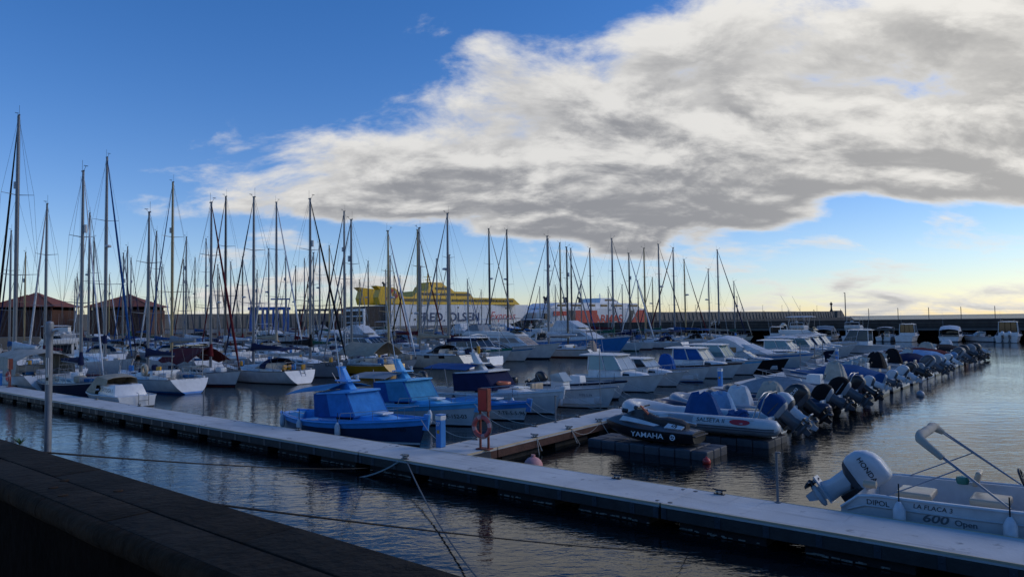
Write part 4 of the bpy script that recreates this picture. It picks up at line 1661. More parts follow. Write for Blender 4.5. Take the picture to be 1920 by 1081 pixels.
# ---- small cabin fishing boat with a wheelhouse
def pilothouse(label, group, loc, rz, L=7.0, B=2.5, hull='gel_white', stripe='gel_white', bottom='antifoul_black', glassm='glass', frontm=None, band=None, rub=None,
               side_cloth=None, roof='gel_white', eng=None, aft_bimini=None, seed=0, house=(-.16, .10), hh=1.25, name='cabin_boat', rails=True, motor_tilt=0, back_open=True, transom=None):
    t = thing(name, label, 'motorboat', loc, rz, group)
    h = Hull(L, B, .152 * L, .105 * L, .0, .3, L * .11, .02, .88, .34, 2.3, .40, 1.6)
    h.build(t, hull, stripe, bottom, rub or hull, transom, band, nst=16)
    h.deck(t, .03, .34, .16, .28)
    h.gunwale(t, 'gel_offwhite' if not rub else rub, .032)
    zd = h.sheer(.45)
    zf = h.sheer(.85)
    x0, x1 = house[0] * L, house[1] * L
    bt = frustum(x1 - .05 * L, .36 * L, B * .36, B * .16, zd - .06, zd + .42, .05 * L, 0, .10, zf - .10, zf + .10)
    cabin(t, 'cuddy', 'gel_white', bt, .08)
    fc = faces(*bt)
    for sd in ('star', 'port'):
        pane(t, fc[sd], .18 if sd == 'star' else .42, .58 if sd == 'star' else .82, .34, .70)
    w = B * .385
    bt = frustum(x0, x1 + .06 * L, w, w * .92, zd - .30, zd + .42, .0, 0, .03)
    cabin(t, 'house_base', 'gel_white', bt, .04)
    bt = frustum(x0, x1 + .07 * L, w - .03, w * .90, zd + .40, zd + hh, .085 * L, .02, .10)
    b_, t_ = bt
    fc = faces(b_, t_)
    # corner posts and glazing make the wheelhouse
    for q0, q1, r_ in [(b_[i], t_[i], .045) for i in range(4)] + [(bil(fc[sd], .51, 0), bil(fc[sd], .50, 1), .035) for sd in ('star', 'port')] + [(bil(fc['front'], .5, 0), bil(fc['front'], .5, 1), .03)]:
        mb = MB()
        mb.tube([q0, q1], r_, 6)
        mb.build('house_post', 'gel_white', t)
    for sd in ('star', 'port'):
        g = side_cloth if side_cloth else glassm
        pane(t, fc[sd], .03, .48, .03, .97, g, .006)
        pane(t, fc[sd], .54, .97, .03, .97, g if side_cloth and seed % 2 else glassm, .006)
    for k in (0, 1):
        pane(t, fc['front'], .03 + k * .5, .47 + k * .5, .04, .96, frontm or glassm, .006, 'windscreen')
    if not back_open:
        for k in range(3):
            pane(t, fc['back'], .05 + k * .31, .33 + k * .31, .02, .96, 'glass', .006, 'door_pane')
    else:
        mb = MB()
        mb.box((x0 + .45, .2, zd + .1), (.45, .5, .8))
        mb.build('seat', 'gel_tan', t, smooth=30, bevel=.05)
    roof_slab(t, x0 - .10 * L * (.3 if not back_open else 1), x1 + .02 * L, w + .02, w * .92, zd + hh - .02, .06, roof)
    if rails:
        h.rail(t, .48, .985, .50, .08, 'steel', 4, .013, True, 'bow_rail', False, .3)
        mb = MB()
        mb.tube([(x0, -w * .6, zd + hh + .12), (x0 + .15, -w * .6, zd + hh + .2), (x1 - .3, -w * .6, zd + hh + .2), (x1 - .2, -w * .6, zd + hh + .1)], .014, 5)
        mb.tube([(x0, w * .6, zd + hh + .12), (x0 + .15, w * .6, zd + hh + .2), (x1 - .3, w * .6, zd + hh + .2), (x1 - .2, w * .6, zd + hh + .1)], .014, 5)
        mb.build('roof_rail', 'steel', t)
    if aft_bimini:
        rows = []
        zc = zd + hh + .15
        for k in range(5):
            x = lerp(x0 - .05 * L, -.46 * L, k / 4)
            rows.append([(x, y * w, zc + .06 - .12 * abs(y) ** 2 - .06 * (k / 2 - 1) ** 2) for y in (-1, -.5, 0, .5, 1)])
        canopy(t, rows, aft_bimini, 'awning')
        mb = MB()
        for sd in (1, -1):
            mb.tube([(-.30 * L, sd * w * 1.05, h.sheer(.2)), (-.45 * L, sd * w, zc - .1)], .014, 4)
            mb.tube([(-.30 * L, sd * w * 1.05, h.sheer(.2)), (x0 - .06 * L, sd * w, zc - .1)], .014, 4)
        mb.build('awning_frame', 'steel', t, smooth=0)
    if eng:
        outboard(t, (-L / 2 + .02, 0, h.fs * .75), motor_tilt, eng, eng, 1.0)
    whip(t, (x0 + .1, w * .7, zd + hh + .05), 1.8, (-.15, 0))
    mb = MB()
    mb.box((L * .485, 0, h.fb + .02), (.45, .11, .06))
    mb.build('anchor_roller', 'steel', t, smooth=0, bevel=.012)
    return t, h


# ---- traditional canopied fishing launch with high stem, funnel mast and aft awning
def llaut(label, loc, rz, L=8.0, B=2.7, top='gel_llautblue', low='gel_slate', stripe='gel_black', cloth='cloth_deepblue', cloth_side='cloth_llautblue', awning='cloth_teal',
          mastm='gel_llautblue', rub='gel_llautblue', wellm='gel_llautblue', group=None, reg=None, awn_slope=.30, awn_frame=False, roofm=None, bandm=None):
    t = thing('fishing_launch', label, 'fishing boat', loc, rz, group)
    h = Hull(L, B, .118 * L, .082 * L, .006 * L, .35, L * .05, .10, .30, .30, 1.9, .45, .8, 2.2)
    h.build(t, low, 'gel_white', 'antifoul_black', rub, low, bandm or stripe, nst=20)
    h.deck(t, .06, .36, .12, .22, m=top, mf=wellm)
    h.gunwale(t, rub, .05, 0, 1, 'rub_rail', .97)
    # bulwark strake: the bright top band
    mb = MB()
    for sd in (1, -1):
        rings = []
        for i in range(19):
            tt = i / 18
            sh = h.sheer(tt)
            hb = .20 + .02 * tt
            q = [h.pt(tt, 1 + .05 / sh), h.pt(tt, 1 - hb / sh)]
            o_ = V((0, .018, 0))
            a, b = q[0] + o_, q[1] + o_
            rings.append([(a.x, sd * a.y, a.z), (b.x, sd * b.y, b.z), (b.x, sd * (b.y - .05), b.z), (a.x, sd * max(.0, a.y - .06), a.z)])
        mb.loft(rings)
    mb.build('bulwark', top, t, smooth=40)
    mb = MB()
    x1 = h.X(1, 1)
    mb.hexa([(x1 - .30, -.04, h.fb - .4), (x1 + .03, -.035, h.fb - .4), (x1 + .03, .035, h.fb - .4), (x1 - .30, .04, h.fb - .4)],
            [(x1 - .12, -.05, h.fb + .15), (x1 + .12, -.05, h.fb + .15), (x1 + .12, .05, h.fb + .15), (x1 - .12, .05, h.fb + .15)])
    mb.build('stem_post', top, t, smooth=0, bevel=.015)
    zd = h.sheer(.5)
    # low trunk cabin forward
    bt = frustum(-.10 * L, .30 * L, B * .36, B * .17, zd - .05, zd + .22, .06 * L, 0, .07, h.sheer(.8) - .05, h.sheer(.8) + .08)
    cabin(t, 'trunk_cabin', top, bt, .05)
    fc = faces(*bt)
    pane(t, fc['star'], .30, .55, .25, .75)
    pane(t, fc['port'], .45, .70, .25, .75)
    mb = MB()
    mb.box((.22 * L, 0, h.sheer(.75) + .20), (.55, .5, .06))
    mb.build('hatch', 'gel_white', t, smooth=0, bevel=.02)
    # wheelhouse wrapped in canvas
    w = B * .40
    bt = frustum(-.105 * L, .145 * L, w, w * .78, zd + .08, zd + .92, .07 * L, -.015 * L, .05, zd + .18, zd + 1.02)
    b_, t_ = bt
    fcs = faces(b_, t_)
    mb = MB()
    mb.hexa(b_, t_)
    mb.build('canvas_wheelhouse', cloth, t, smooth=0, bevel=.02)
    pane(t, fcs['star'], .42, .985, .05, .97, cloth_side, .012, 'canvas_side')
    pane(t, fcs['port'], .015, .58, .05, .97, cloth_side, .012, 'canvas_side')
    pane(t, fcs['front'], .04, .96, .05, .97, cloth_side, .012, 'canvas_front')
    rf = roof_slab(t, -.122 * L, .10 * L, w * 1.0, w * .80, zd + .90, .075, roofm or top, 'roof', .02, zd + 1.02)
    # funnel mast with a little crosstree platform
    zr = zd + 1.03
    mb = MB()
    rings = []
    for z, x, lx, ly in ((0, -.02 * L, .34, .16), (.22, -.035 * L, .24, .13), (.30, -.04 * L, .22, .12), (.78, -.075 * L, .15, .09), (.85, -.08 * L, .21, .11)):
        rings.append([(x - lx, -ly, zr + z), (x + lx, -ly, zr + z), (x + lx, ly, zr + z), (x - lx, ly, zr + z)])
    mb.loft(rings)
    mb.build('funnel_mast', mastm, t, smooth=30, bevel=.02)
    mb = MB()
    mb.box((-.03 * L, 0, zr + .34), (.80, .56, .05))
    mb.build('crosstree', mastm, t, smooth=0, bevel=.015)
    mb = MB()
    mb.lathe([(.06, 0), (.07, .1), (.03, .14)], 8, 0, (-.08 * L, .0, zr + .87))
    mb.lathe([(.05, 0), (.06, .16), (.02, .18)], 8, 0, (.01 * L, .2, zr + .37))
    mb.build('nav_light', 'gel_offwhite', t)
    whip(t, (-.06 * L, -.1, zr + .3), 3.1, (-.22, 0), .028)
    # aft awning
    rows = []
    for k in range(8):
        kk = k / 7
        x = lerp(-.02 * L, -.33 * L, kk)
        zc = zr + .27 - awn_slope * kk * 1.3 + .10 * (kk * (1 - kk))
        rows.append([(x, y * w * 1.02, zc - .20 * abs(y) ** 1.6) for y in (-1, -.6, -.3, 0, .3, .6, 1)])
    canopy(t, rows, awning, 'awning', .015)
    if awn_frame:
        mb = MB()
        for sd in (1, -1):
            for x in (-.25 * L, -.44 * L):
                mb.tube([(-.36 * L, sd * h.half(.14) * .9, h.sheer(.14)), (x, sd * w * 1.1, zr + .2)], .016, 5)
        mb.build('awning_frame', 'steel', t)
    h.rail(t, .60, .93, .42, .12, 'steel', 3, .013, False, 'hand_rail', False, .3)
    h.rail(t, .08, .34, .22, .10, 'steel', 2, .011, False, 'aft_rail', False, 0)
    mb = MB()
    mb.box((-.30 * L, 0, .34), (.9, .8, .22))
    mb.build('engine_box', wellm, t, smooth=0, bevel=.03)
    for k in range(3):
        mb = MB()
        mb.box((-.38 * L + k * .34, 0, .235 + .004 * k), (.30, 1.2, .03))
        mb.build('floor_board', 'teak', t, smooth=0, bevel=.006)
    if reg:
        lettering(reg, .22, h.text_fn(.385 * L, h.sheer(.86) * .45, -1), 'ink_black', t, bold=.01)
    return t, h


# ---- open motorboat with console and outboards
def openboat(label, group, loc, rz, L=5.6, B=2.1, hull='gel_white', stripe='gel_navy', eng='gel_black', n_eng=1, tilt=58, console='gel_white', screen=True, tarp=None, cover_eng=None,
             bimini=None, seat='gel_tan', es=1.0, band=None, bow_rail=True, fwd_cabin=False, text=None, textm='ink_white', seed=0, name='outboard_boat', bottom='antifoul_black', con_cover=None, leg=None, rub=None, etext_m='ink_white'):
    rn = random.Random(seed)
    t = thing(name, label, 'motorboat', loc, rz, group)
    h = Hull(L, B, .175 * L * (5.6 / L) ** .4, .118 * L * (5.6 / L) ** .4, .0, .28, L * .10, .03, .90, .30, 2.2, .42, 1.5)
    h.build(t, hull, stripe, bottom, rub, None, band, nst=15, sz=(.04, .09))
    h.deck(t, .10, .62 if fwd_cabin else .88, .15, .20)
    h.gunwale(t, rub or 'gel_grey', .028)
    zs = h.sheer(.4)
    if tarp:
        rows = []
        n = 9
        for k in range(n):
            kk = k / (n - 1)
            tt = lerp(.12, .90, kk)
            p = h.pt(tt, 1)
            rid = zs + .12 + .52 * math.sin(PI * min(1, kk * 1.15 + .05)) ** .8 + .04 * math.sin(k * 2.1 + seed)
            hw = p.y + .03
            rows.append([(p.x, -hw, p.z - .10), (p.x, -hw * .96, p.z + .02)] + [(p.x, y * hw, lerp(p.z + .02, rid, 1 - abs(y) ** 1.3)) for y in (-.6, 0, .6)] + [(p.x, hw * .96, p.z + .02), (p.x, hw, p.z - .10)])
        canopy(t, rows, tarp, 'boat_cover')
    else:
        bt = frustum(-.10 * L, .04 * L, .36, .32, .20, zs + .42, .12, .04, .04)
        if con_cover:
            drape(t, 'console_cover', con_cover, -.14 * L, .08 * L, .42, .25, zs + .75, seed)
        else:
            cabin(t, 'console', console, bt, .05)
            mb = MB()
            mb.torus((-.115 * L, 0, zs + .30), .17, .016, Matrix.Rotation(PI / 2 - .4, 3, 'Y'), 14, 5)
            mb.build('steering_wheel', 'gel_black', t)
            if screen:
                mb = MB()
                f_ = faces(*bt)
                q = [V((.05 * L - .08, -.36, zs + .40)), V((.05 * L - .08, .36, zs + .40)), V((-.02 * L, .30, zs + .82)), V((-.02 * L, -.30, zs + .82))]
                mb.panel(q, .012)
                for sd in (-1, 1):
                    mb.panel([V((-.08 * L, sd * .37, zs + .40)), V((.05 * L - .08, sd * .36, zs + .40)), V((-.02 * L, sd * .30, zs + .82)), V((-.10 * L, sd * .33, zs + .70))], .012)
                mb.build('windscreen', 'glass_pale_sheen', t, smooth=0)
        for k in range(2 if seed % 2 else 1):
            mb = MB()
            x = -.24 * L - k * .1
            y = (.3 if k else -.3) if seed % 2 else 0
            mb.box((x, y, .20 + .22), (.42, .5, .44))
            mb.box((x - .18, y, .20 + .62), (.12, .5, .40))
            mb.build('seat', seat, t, smooth=30, bevel=.05)
        mb = MB()
        mb.box((.27 * L, 0, .38), (.22 * L, h.half(.75) * 1.1, .30))
        mb.build('bow_locker', 'gel_offwhite', t, smooth=30, bevel=.04)
    if fwd_cabin:
        bt = frustum(.02 * L, .36 * L, B * .40, B * .15, zs - .02, zs + .34, .10 * L, .02, .08, h.sheer(.85) - .08, h.sheer(.85) + .06)
        cabin(t, 'cuddy', 'gel_white', bt, .07)
        fc = faces(*bt)
        pane(t, fc['star'], .15, .55, .30, .70)
        pane(t, fc['port'], .45, .85, .30, .70)
        bt = frustum(-.05 * L, .14 * L, B * .41, B * .30, zs + .18, zs + .72, .13 * L, -.02, .10)
        cabin(t, 'windscreen', 'glass_pale_sheen', bt, .02)
        mb = MB()
        f2_ = faces(*bt)
        for sd in ('star', 'port', 'front'):
            mb.tube([bil(f2_[sd], 0, 1), bil(f2_[sd], 1, 1)], .02, 4)
            mb.tube([bil(f2_[sd], 1, 0), bil(f2_[sd], 1, 1)], .02, 4)
        mb.build('windscreen_frame', 'steel', t, smooth=0)
    if bow_rail:
        h.rail(t, .55, .98, .34, .07, 'steel', 3, .012, True, 'bow_rail', False, .4)
    if bimini:
        rows = []
        for k in range(5):
            x = lerp(.04 * L, -.34 * L, k / 4)
            rows.append([(x, y * B * .42, zs + 1.55 - .12 * abs(y) ** 2 - .07 * (k / 2 - 1) ** 2) for y in (-1, -.5, 0, .5, 1)])
        canopy(t, rows, bimini, 'bimini_top')
        mb = MB()
        for sd in (1, -1):
            for x in (.02 * L, -.16 * L, -.33 * L):
                mb.tube([(-.14 * L, sd * B * .44, zs), (x, sd * B * .41, zs + 1.42)], .012, 4)
        mb.build('bimini_frame', 'steel', t, smooth=0)
    for k in range(n_eng):
        y = 0 if n_eng == 1 else (.30 if k else -.30)
        if cover_eng:
            e = outboard(t, (-L / 2 + .02, y, h.fs * .80), tilt, cover_eng, leg or 'gel_darkgrey', es)
        else:
            e = outboard(t, (-L / 2 + .02, y, h.fs * .80), tilt, eng, leg or eng, es, text=text, textm=etext_m)
    return t, h


# ---- rigid inflatable
def rib(label, group, loc, rz, L=5.2, B=2.1, tube='gel_offwhite', low='gel_grey', hullm='gel_white', eng='gel_silver', tilt=55, cover=None, seat_cover=None, arch=False, seed=0, name_text=None,
        es=1.0, tr=.25, reg=None, z=.0, eng_cover=None, patch=None, con=True, leg=None, text=None, etext_m='ink_black'):
    t = thing('rigid_inflatable', label, 'inflatable boat', (loc[0], loc[1], z), rz, group)
    hw = B / 2 - tr
    pts = []
    n = 12
    for i in range(n):
        x = lerp(-L / 2 + .1, L * .22, i / (n - 1))
        pts.append(V((x, hw, .42 + .02 * (i / n))))
    for i in range(1, 12):
        a = PI * i / 12
        k = math.sin(a)
        pts.append(V((L * .22 + (L * .28 - tr) * k ** .85, hw * math.cos(a) * (1 - .0 * k), .44 + .26 * k)))
    for i in range(n):
        x = lerp(L * .22, -L / 2 + .1, i / (n - 1))
        pts.append(V((x, -hw, .44 - .02 * (i / n))))
    pts = [pts[0] - V((.42, 0, -.02)), pts[0] - V((.30, 0, -.01))] + pts + [pts[-1] - V((.30, 0, -.01)), pts[-1] - V((.42, 0, -.02))]
    m = len(pts)
    rr = [tr] * m
    rr[0] = rr[-1] = tr * .35
    rr[1] = rr[-2] = tr * .85
    mb = MB()
    mb.tube(pts, rr, 16)
    ms = []
    o = mb.build('buoyancy_tube', [tube, low], t, smooth=60)
    for p in o.data.polygons:                      # darker lower strake
        c = p.center
        base = .42 + .28 * max(0, (c.x - L * .22) / (L * .28)) ** 1.0
        p.material_index = 1 if c.z < base - .02 else 0
    mb = MB()
    for dz in (-.02, -.10):
        q = []
        for p, r_ in zip(pts[1:-1], rr[1:-1]):
            d = V((max(0, p.x - L * .22), p.y, 0))
            d.normalize()
            k = math.sqrt(max(0, 1 - (dz / tr) ** 2))
            q.append(V((p.x, p.y, p.z + dz)) + d * (r_ * k + .004))
        mb.tube(q, .018, 5)
    mb.build('rub_strake', 'gel_darkgrey', t)
    mb = MB()
    q = []
    for i, (p, r_) in enumerate(zip(pts[3:-3], rr[3:-3])):
        d = V((max(0, p.x - L * .22), p.y, 0))
        d.normalize()
        q.append(p + d * (r_ * .62) + V((0, 0, r_ * (.80 - .10 * (i % 2)))))
    mb.tube(q, .012, 5)
    mb.build('grab_line', 'rope_pale', t)
    # rigid bottom and floor
    mb = MB()
    rings = []
    for k, (x, w, zk) in enumerate(((-L / 2 + .12, hw, -.12), (0, hw, -.16), (L * .22, hw * .92, -.12), (L * .36, hw * .55, .08), (L * .43, hw * .12, .34))):
        rings.append([(x, -w, .30 + .04 * k), (x, 0, zk), (x, w, .30 + .04 * k), (x, 0, .31 + .04 * k)])
    mb.loft(rings)
    mb.build('hull', hullm, t, smooth=40)
    mb = MB()
    mb.box((-L / 2 + .12, 0, .42), (.09, hw * 2 - tr * .6, .62))
    mb.build('transom', hullm, t, smooth=0, bevel=.015)
    if con:
        if cover:
            drape(t, 'console_cover', cover, -.16 * L, .06 * L, .38, .32, 1.02, seed, .40)
        else:
            bt = frustum(-.08 * L, .05 * L, .30, .27, .32, 1.02, .12, .03, .03)
            cabin(t, 'console', 'gel_white', bt, .05)
            mb = MB()
            mb.torus((-.095 * L, 0, .95), .16, .015, Matrix.Rotation(PI / 2 - .4, 3, 'Y'), 14, 5)
            mb.build('steering_wheel', 'gel_black', t)
        if seat_cover:
            drape(t, 'seat_cover', seat_cover, -.34 * L, -.18 * L, .36, .32, .46, seed + 3, .6)
        else:
            mb = MB()
            mb.box((-.25 * L, 0, .55), (.55, .55, .46))
            mb.build('seat', 'gel_darkgrey', t, smooth=30, bevel=.05)
    if arch:
        mb = MB()
        for x in (-L / 2 + .50, -L / 2 + .66):
            mb.tube([(x, -hw * .85, .50), (x - .28, -hw * .72, 1.34), (x - .34, -hw * .45, 1.48), (x - .34, hw * .45, 1.48), (x - .28, hw * .72, 1.34), (x, hw * .85, .50)], .022, 6)
        mb.build('ski_arch', 'steel', t)
    if eng:
        if eng_cover:
            outboard(t, (-L / 2 + .05, 0, .52), tilt, eng_cover, leg or 'gel_darkgrey', es)
        else:
            outboard(t, (-L / 2 + .05, 0, .52), tilt, eng, leg or eng, es, text=text, textm=etext_m)

    def tube_fn(x0, ang, side):
        d = -1 if side > 0 else 1

        def f(x, y):
            a = ang + y / tr
            return V((x0 + d * x, side * (hw + (tr + .006) * math.cos(a)), .43 + (tr + .006) * math.sin(a)))
        return f
    if name_text:
        lettering(name_text, .20, tube_fn(-.17 * L, R(30), 1), 'ink_black', t, bold=.008, wide=1.05)
    if reg:
        lettering(reg, .13, tube_fn(.20 * L, R(30), 1), 'ink_black', t)
    if patch:
        mb = MB()
        rings = []
        for i in range(7):
            x = lerp(-.06 * L, .10 * L, i / 6)
            rings.append([V((x, hw + (tr + .005) * math.cos(R(a)), .43 + (tr + .005) * math.sin(R(a)))) for a in (-4, 12, 28, 44, 60)])
        mb.loft(rings, closed=False, cap0=False, cap1=False)
        mb.build('tube_patch', patch, t, smooth=60, normals=False)
    return t

# ================================================================== PLACEMENT
FWD, BACK = UA, UA + PI            # bows towards the right pontoon / bows towards the left
rnd = random.Random(11)


def berth(a_end, b, L, hd):
    """centre of a boat whose right-hand end lies at a_end"""
    return G(a_end - L / 2, b, 0)


# ---- launches on the left of the near finger
t, h = llaut('bright blue wooden launch with blue canvas wheelhouse and sloping teal awning', G(-6.35, 1.35), FWD, 8.1, 2.6, reg=None, awn_slope=.22)
lettering('7-TE-1-60', .20, h.text_fn(2.9, .55, -1), 'ink_black', t)
for x, wh in ((-3.3, 'at the round stern'), (-1.4, 'beside the open well'), (.85, 'below the wheelhouse')):
    p = t.matrix_basis @ V((0, 0, 0))
    q = h.pt((x + 4.05) / 8.1, .8)
    w_ = G(-6.35 + q.x, 1.35 - q.y - .13, q.z - .12)
    fender(w_, .42, .10, label='white fender hanging ' + wh + ' of the bright blue launch', group='fenders of the blue launch', line=.35)
t, h = llaut('pale blue launch with grey striped awning and numbered white bow', G(-8.1, 5.65), FWD, 8.4, 2.7, 'gel_skyblue', 'gel_offwhite', 'gel_maroon', 'cloth_deepblue', 'cloth_skyblue',
             'cloth_grey', 'gel_skyblue', 'gel_skyblue', 'gel_skyblue', reg='TE-152-03', awn_slope=.05, awn_frame=True)
t, h = llaut('white launch with narrow blue deck edge squeezed between two bigger launches', G(-6.6, 8.05), FWD, 6.8, 2.2, 'gel_blue', 'gel_offwhite', 'gel_navy', 'cloth_navy', 'cloth_navy', 'cloth_navy',
             'gel_white', 'gel_blue', 'gel_white', reg='7-TE-5-5-96', awn_slope=.05)
for ch in list(t.children):
    if ch.name.split('.')[0] in ('canvas_wheelhouse', 'canvas_side', 'canvas_front', 'roof', 'funnel_mast', 'crosstree', 'nav_light', 'awning', 'antenna'):
        bpy.data.objects.remove(ch)
t, h = llaut('large white launch with navy canvas wheelhouse and navy awning on tall frame', G(-7.9, 10.5), FWD, 9.3, 2.9, 'gel_white', 'gel_offwhite', 'gel_navy', 'cloth_navy', 'cloth_navy', 'cloth_royal',
             'gel_white', 'gel_white', 'gel_white', awn_slope=.0, awn_frame=True, roofm='gel_white')
outboard(t, (-4.7, .2, 1.0), 62, 'gel_black', 'gel_black', .8)
mb = MB()
mb.torus((1.5, -.35, h.sheer(.7) + .42), .28, .07, None, 20, 8)
o = mb.build('life_ring', 'gel_orange', t)
lettering('TE-2-35-94', .18, h.text_fn(1.2, h.sheer(.62) * .86, -1), 'ink_navy', t)
t, h = openboat('white open boat with clear windscreen and wide bow rail beside the navy launch', None, G(-5.4, 13.6), FWD, 6.2, 2.35, seed=3, eng='gel_black', tilt=0, stripe='gel_white')
lettering('7-TE-2-39', .14, h.text_fn(1.7, .62, -1), 'ink_navy', t)
GC = 'cabin boats along the near finger pontoon'
openboat('low white open boat with navy gunwale and grey seats behind the windscreen boat', None, G(-6.7, 17.0), FWD, 5.8, 2.3, rub='gel_navy', seed=8, tilt=60, bow_rail=False, screen=False, seat='gel_grey')
pilothouse('white cabin boat with see-through wheelhouse and pale front panes', GC, G(-7.3, 21.2), FWD, 6.9, 2.5, glassm='glass_teal', frontm='glass_pale_sheen', seed=0, hh=1.28)
pilothouse('small white cabin boat with dark side window and low roof', GC, G(-7.5, 25.0), FWD, 6.2, 2.35, frontm='glass_pale_sheen', seed=2, hh=.95, house=(-.12, .08))
openboat('white open boat with folded grey bimini between two cabin boats', None, G(-7.4, 28.6), FWD, 6.0, 2.3, seed=10, tilt=55, stripe='gel_blue', con_cover='cloth_deepblue')
pilothouse('white cabin boat with blue canvas side door and brown gunwale', GC, G(-7.3, 32.2), FWD, 7.2, 2.6, side_cloth='cloth_deepblue', frontm='glass_pale_sheen', seed=1, hh=1.22, rub='gel_brown')
pilothouse('white cabin boat with black-framed teal windows and pale blue band', GC, G(-7.4, 36.0), FWD, 7.4, 2.6, glassm='glass_teal', frontm='glass_teal', band='gel_skyblue', seed=0, hh=1.3)
openboat('black hulled motorboat with clear cuddy screen beside the sport cruiser', None, G(-6.2, 39.2), FWD, 6.6, 2.4, hull='gel_black', stripe='gel_black', seed=5, tilt=0, bow_rail=True, fwd_cabin=True)
cruiser('white sport cruiser with tall pale canvas hood and striped front cover', None, G(-6.7, 42.6), FWD, 9.4, 3.2, kind='express', canvas='cloth_white', hood='screen', stripe='gel_blue', band='gel_blue', arch=False, detail=2)
t, h = pilothouse('white boat lying stern to the finger with beige cockpit cover', GC, G(-6.2, 46.2), BACK, 7.0, 2.7, seed=0, hh=.5, rails=False, back_open=True)
rows = []
for k in range(6):
    x = lerp(-3.3, -.6, k / 5)
    rows.append([(x, y * 1.2, .85 + .25 * (1 - abs(y) ** 2) * math.sin(PI * (k + 1) / 7)) for y in (-1, -.5, 0, .5, 1)])
canopy(t, rows, 'cloth_beige', 'cockpit_cover')
lettering('Cuqui II', .30, plane_fn((-3.56, 0, .50), (0, -1, 0), (0, 0, 1)), 'ink_navy', t, shear=.2)
pilothouse('white cabin boat with glass wheelhouse and white roof overhanging aft', GC, G(-7.2, 50.0), FWD, 7.4, 2.6, glassm='glass_teal', frontm='glass_pale_sheen', seed=0, hh=1.2)
openboat('dark blue open boat with red upholstery under a tall white sunshade', None, G(-7.0, 53.4), FWD, 7.0, 2.5, hull='gel_navy', seat='gel_red', console='gel_red', bimini='cloth_white', seed=2, tilt=0)
pilothouse('white cabin boat with bright slanted windscreen and teal side glass', GC, G(-7.6, 56.6), FWD, 7.4, 2.6, glassm='glass_teal', frontm='glass_pale_sheen', seed=0, hh=1.25)
pilothouse('white cabin boat wrapped in a navy wheelhouse cover', GC, G(-7.8, 59.8), FWD, 7.6, 2.7, side_cloth='cloth_navy', frontm='glass_pale_sheen', seed=1, hh=1.3)
pilothouse('white cabin boat with dark side glass next to the covered wheelhouse', GC, G(-8.0, 63.0), FWD, 7.8, 2.7, frontm='glass_pale_sheen', seed=0, hh=1.35)
cruiser('white flybridge boat with outrigger poles near the finger end', None, G(-9.4, 66.8), FWD, 9.2, 3.1, kind='fly', hardtop=False, canvas='cloth_white', outrig=True)
pilothouse('tall white cabin boat with three narrow rear panes at the finger end', GC, G(-6.0, 71.8), BACK, 8.0, 2.8, seed=0, hh=1.65, back_open=False)

for k, (b, a, z, nm) in enumerate(((5.65, -5.2, .45, 'pale blue launch'), (10.5, -5.0, .5, 'navy canvas launch'), (10.5, -8.6, .5, 'navy canvas launch'), (13.6, -4.6, .4, 'windscreen boat'), (13.6, -6.8, .4, 'windscreen boat'), (21.2, -6.3, .45, 'see-through cabin boat'),
                                   (21.2, -9.4, .45, 'see-through cabin boat'), (25.0, -6.6, .4, 'low roof cabin boat'), (32.2, -6.0, .45, 'blue canvas cabin boat'), (36.0, -6.2, .45, 'teal windowed cabin boat'))):
    fender(G(a, b - 1.42, z), .46, .10, m='fender_navy' if k % 3 == 2 else 'fender', label=('navy' if k % 3 == 2 else 'white') + ' fender hanging at the side of the ' + nm, group='fenders on the near finger boats', line=.4)

# ---- the right-hand row: bows to the finger, engines over open water
GR = 'outboard boats on the right of the near finger'


def rp(b, L, end=6.35):
    return G(end - L / 2, b, 0)


rib('long pale grey inflatable with royal blue console cover and named tube', GR, G(4.05, 8.35), BACK - R(-2), 5.7, 2.3, 'gel_offwhite', 'gel_grey', cover='cloth_royal', seat_cover='cloth_royal', arch=True, seed=4,
    name_text='SALSETA II', reg='7-TE-3-91', tr=.29, eng='gel_darkgrey', eng_cover='cloth_royal', patch='gel_grey', z=.22, tilt=50, es=1.15)
t = bpy.context.scene.objects['rigid_inflatable']
mb = MB()
for i, (a0, m_) in enumerate(((.36, 0),)):
    ring = []
    for j in range(20):
        a = 2 * PI * j / 20
        ang_ = R(30) + .10 * math.sin(a) / .29
        ring.append(V((-1.95 + .34 * math.cos(a), .86 + .297 * math.cos(ang_), .43 + .297 * math.sin(ang_))))
    mb.add(ring, [tuple(range(20))])
mb.build('tube_emblem', 'ink_red', t, smooth=0, normals=False)
rib('navy inflatable with pale blue console cover and silver tilted engine', GR, rp(10.9, 5.4), BACK, 5.4, 2.1, 'gel_navy', 'gel_black', cover='cloth_paleblue', seed=9, eng='gel_silver', text='HONDA', tilt=52, es=1.2)
rib('grey inflatable with white draped console and big black engine', GR, rp(13.6, 5.6, 6.0), BACK, 5.6, 2.2, 'gel_grey', 'gel_grey', cover='cloth_white', seed=12, eng='gel_black', text='SUZUKI', etext_m='ink_white', tilt=48, es=1.3)
rib('navy black inflatable with stone coloured cover on its console', GR, rp(16.1, 5.4), BACK, 5.4, 2.1, 'gel_navy', 'gel_black', cover='cloth_stone', seed=15, eng='gel_black', tilt=60, eng_cover='cloth_black', es=1.1)
rib('all black inflatable with a dark grey peaked tarpaulin', GR, rp(18.6, 5.6), BACK, 5.6, 2.2, 'gel_black', 'gel_black', con=False, seed=21, eng='gel_black', eng_cover='cloth_black', tilt=58, es=1.25)
t = bpy.context.scene.objects['rigid_inflatable.004']
rows = []
for k in range(8):
    x = lerp(-2.1, 2.0, k / 7)
    zr = .62 + .75 * math.sin(PI * (k + .7) / 9)
    rows.append([(x, y * 1.05, lerp(zr, .55, abs(y))) for y in (-1, -.6, -.25, 0, .25, .6, 1)])
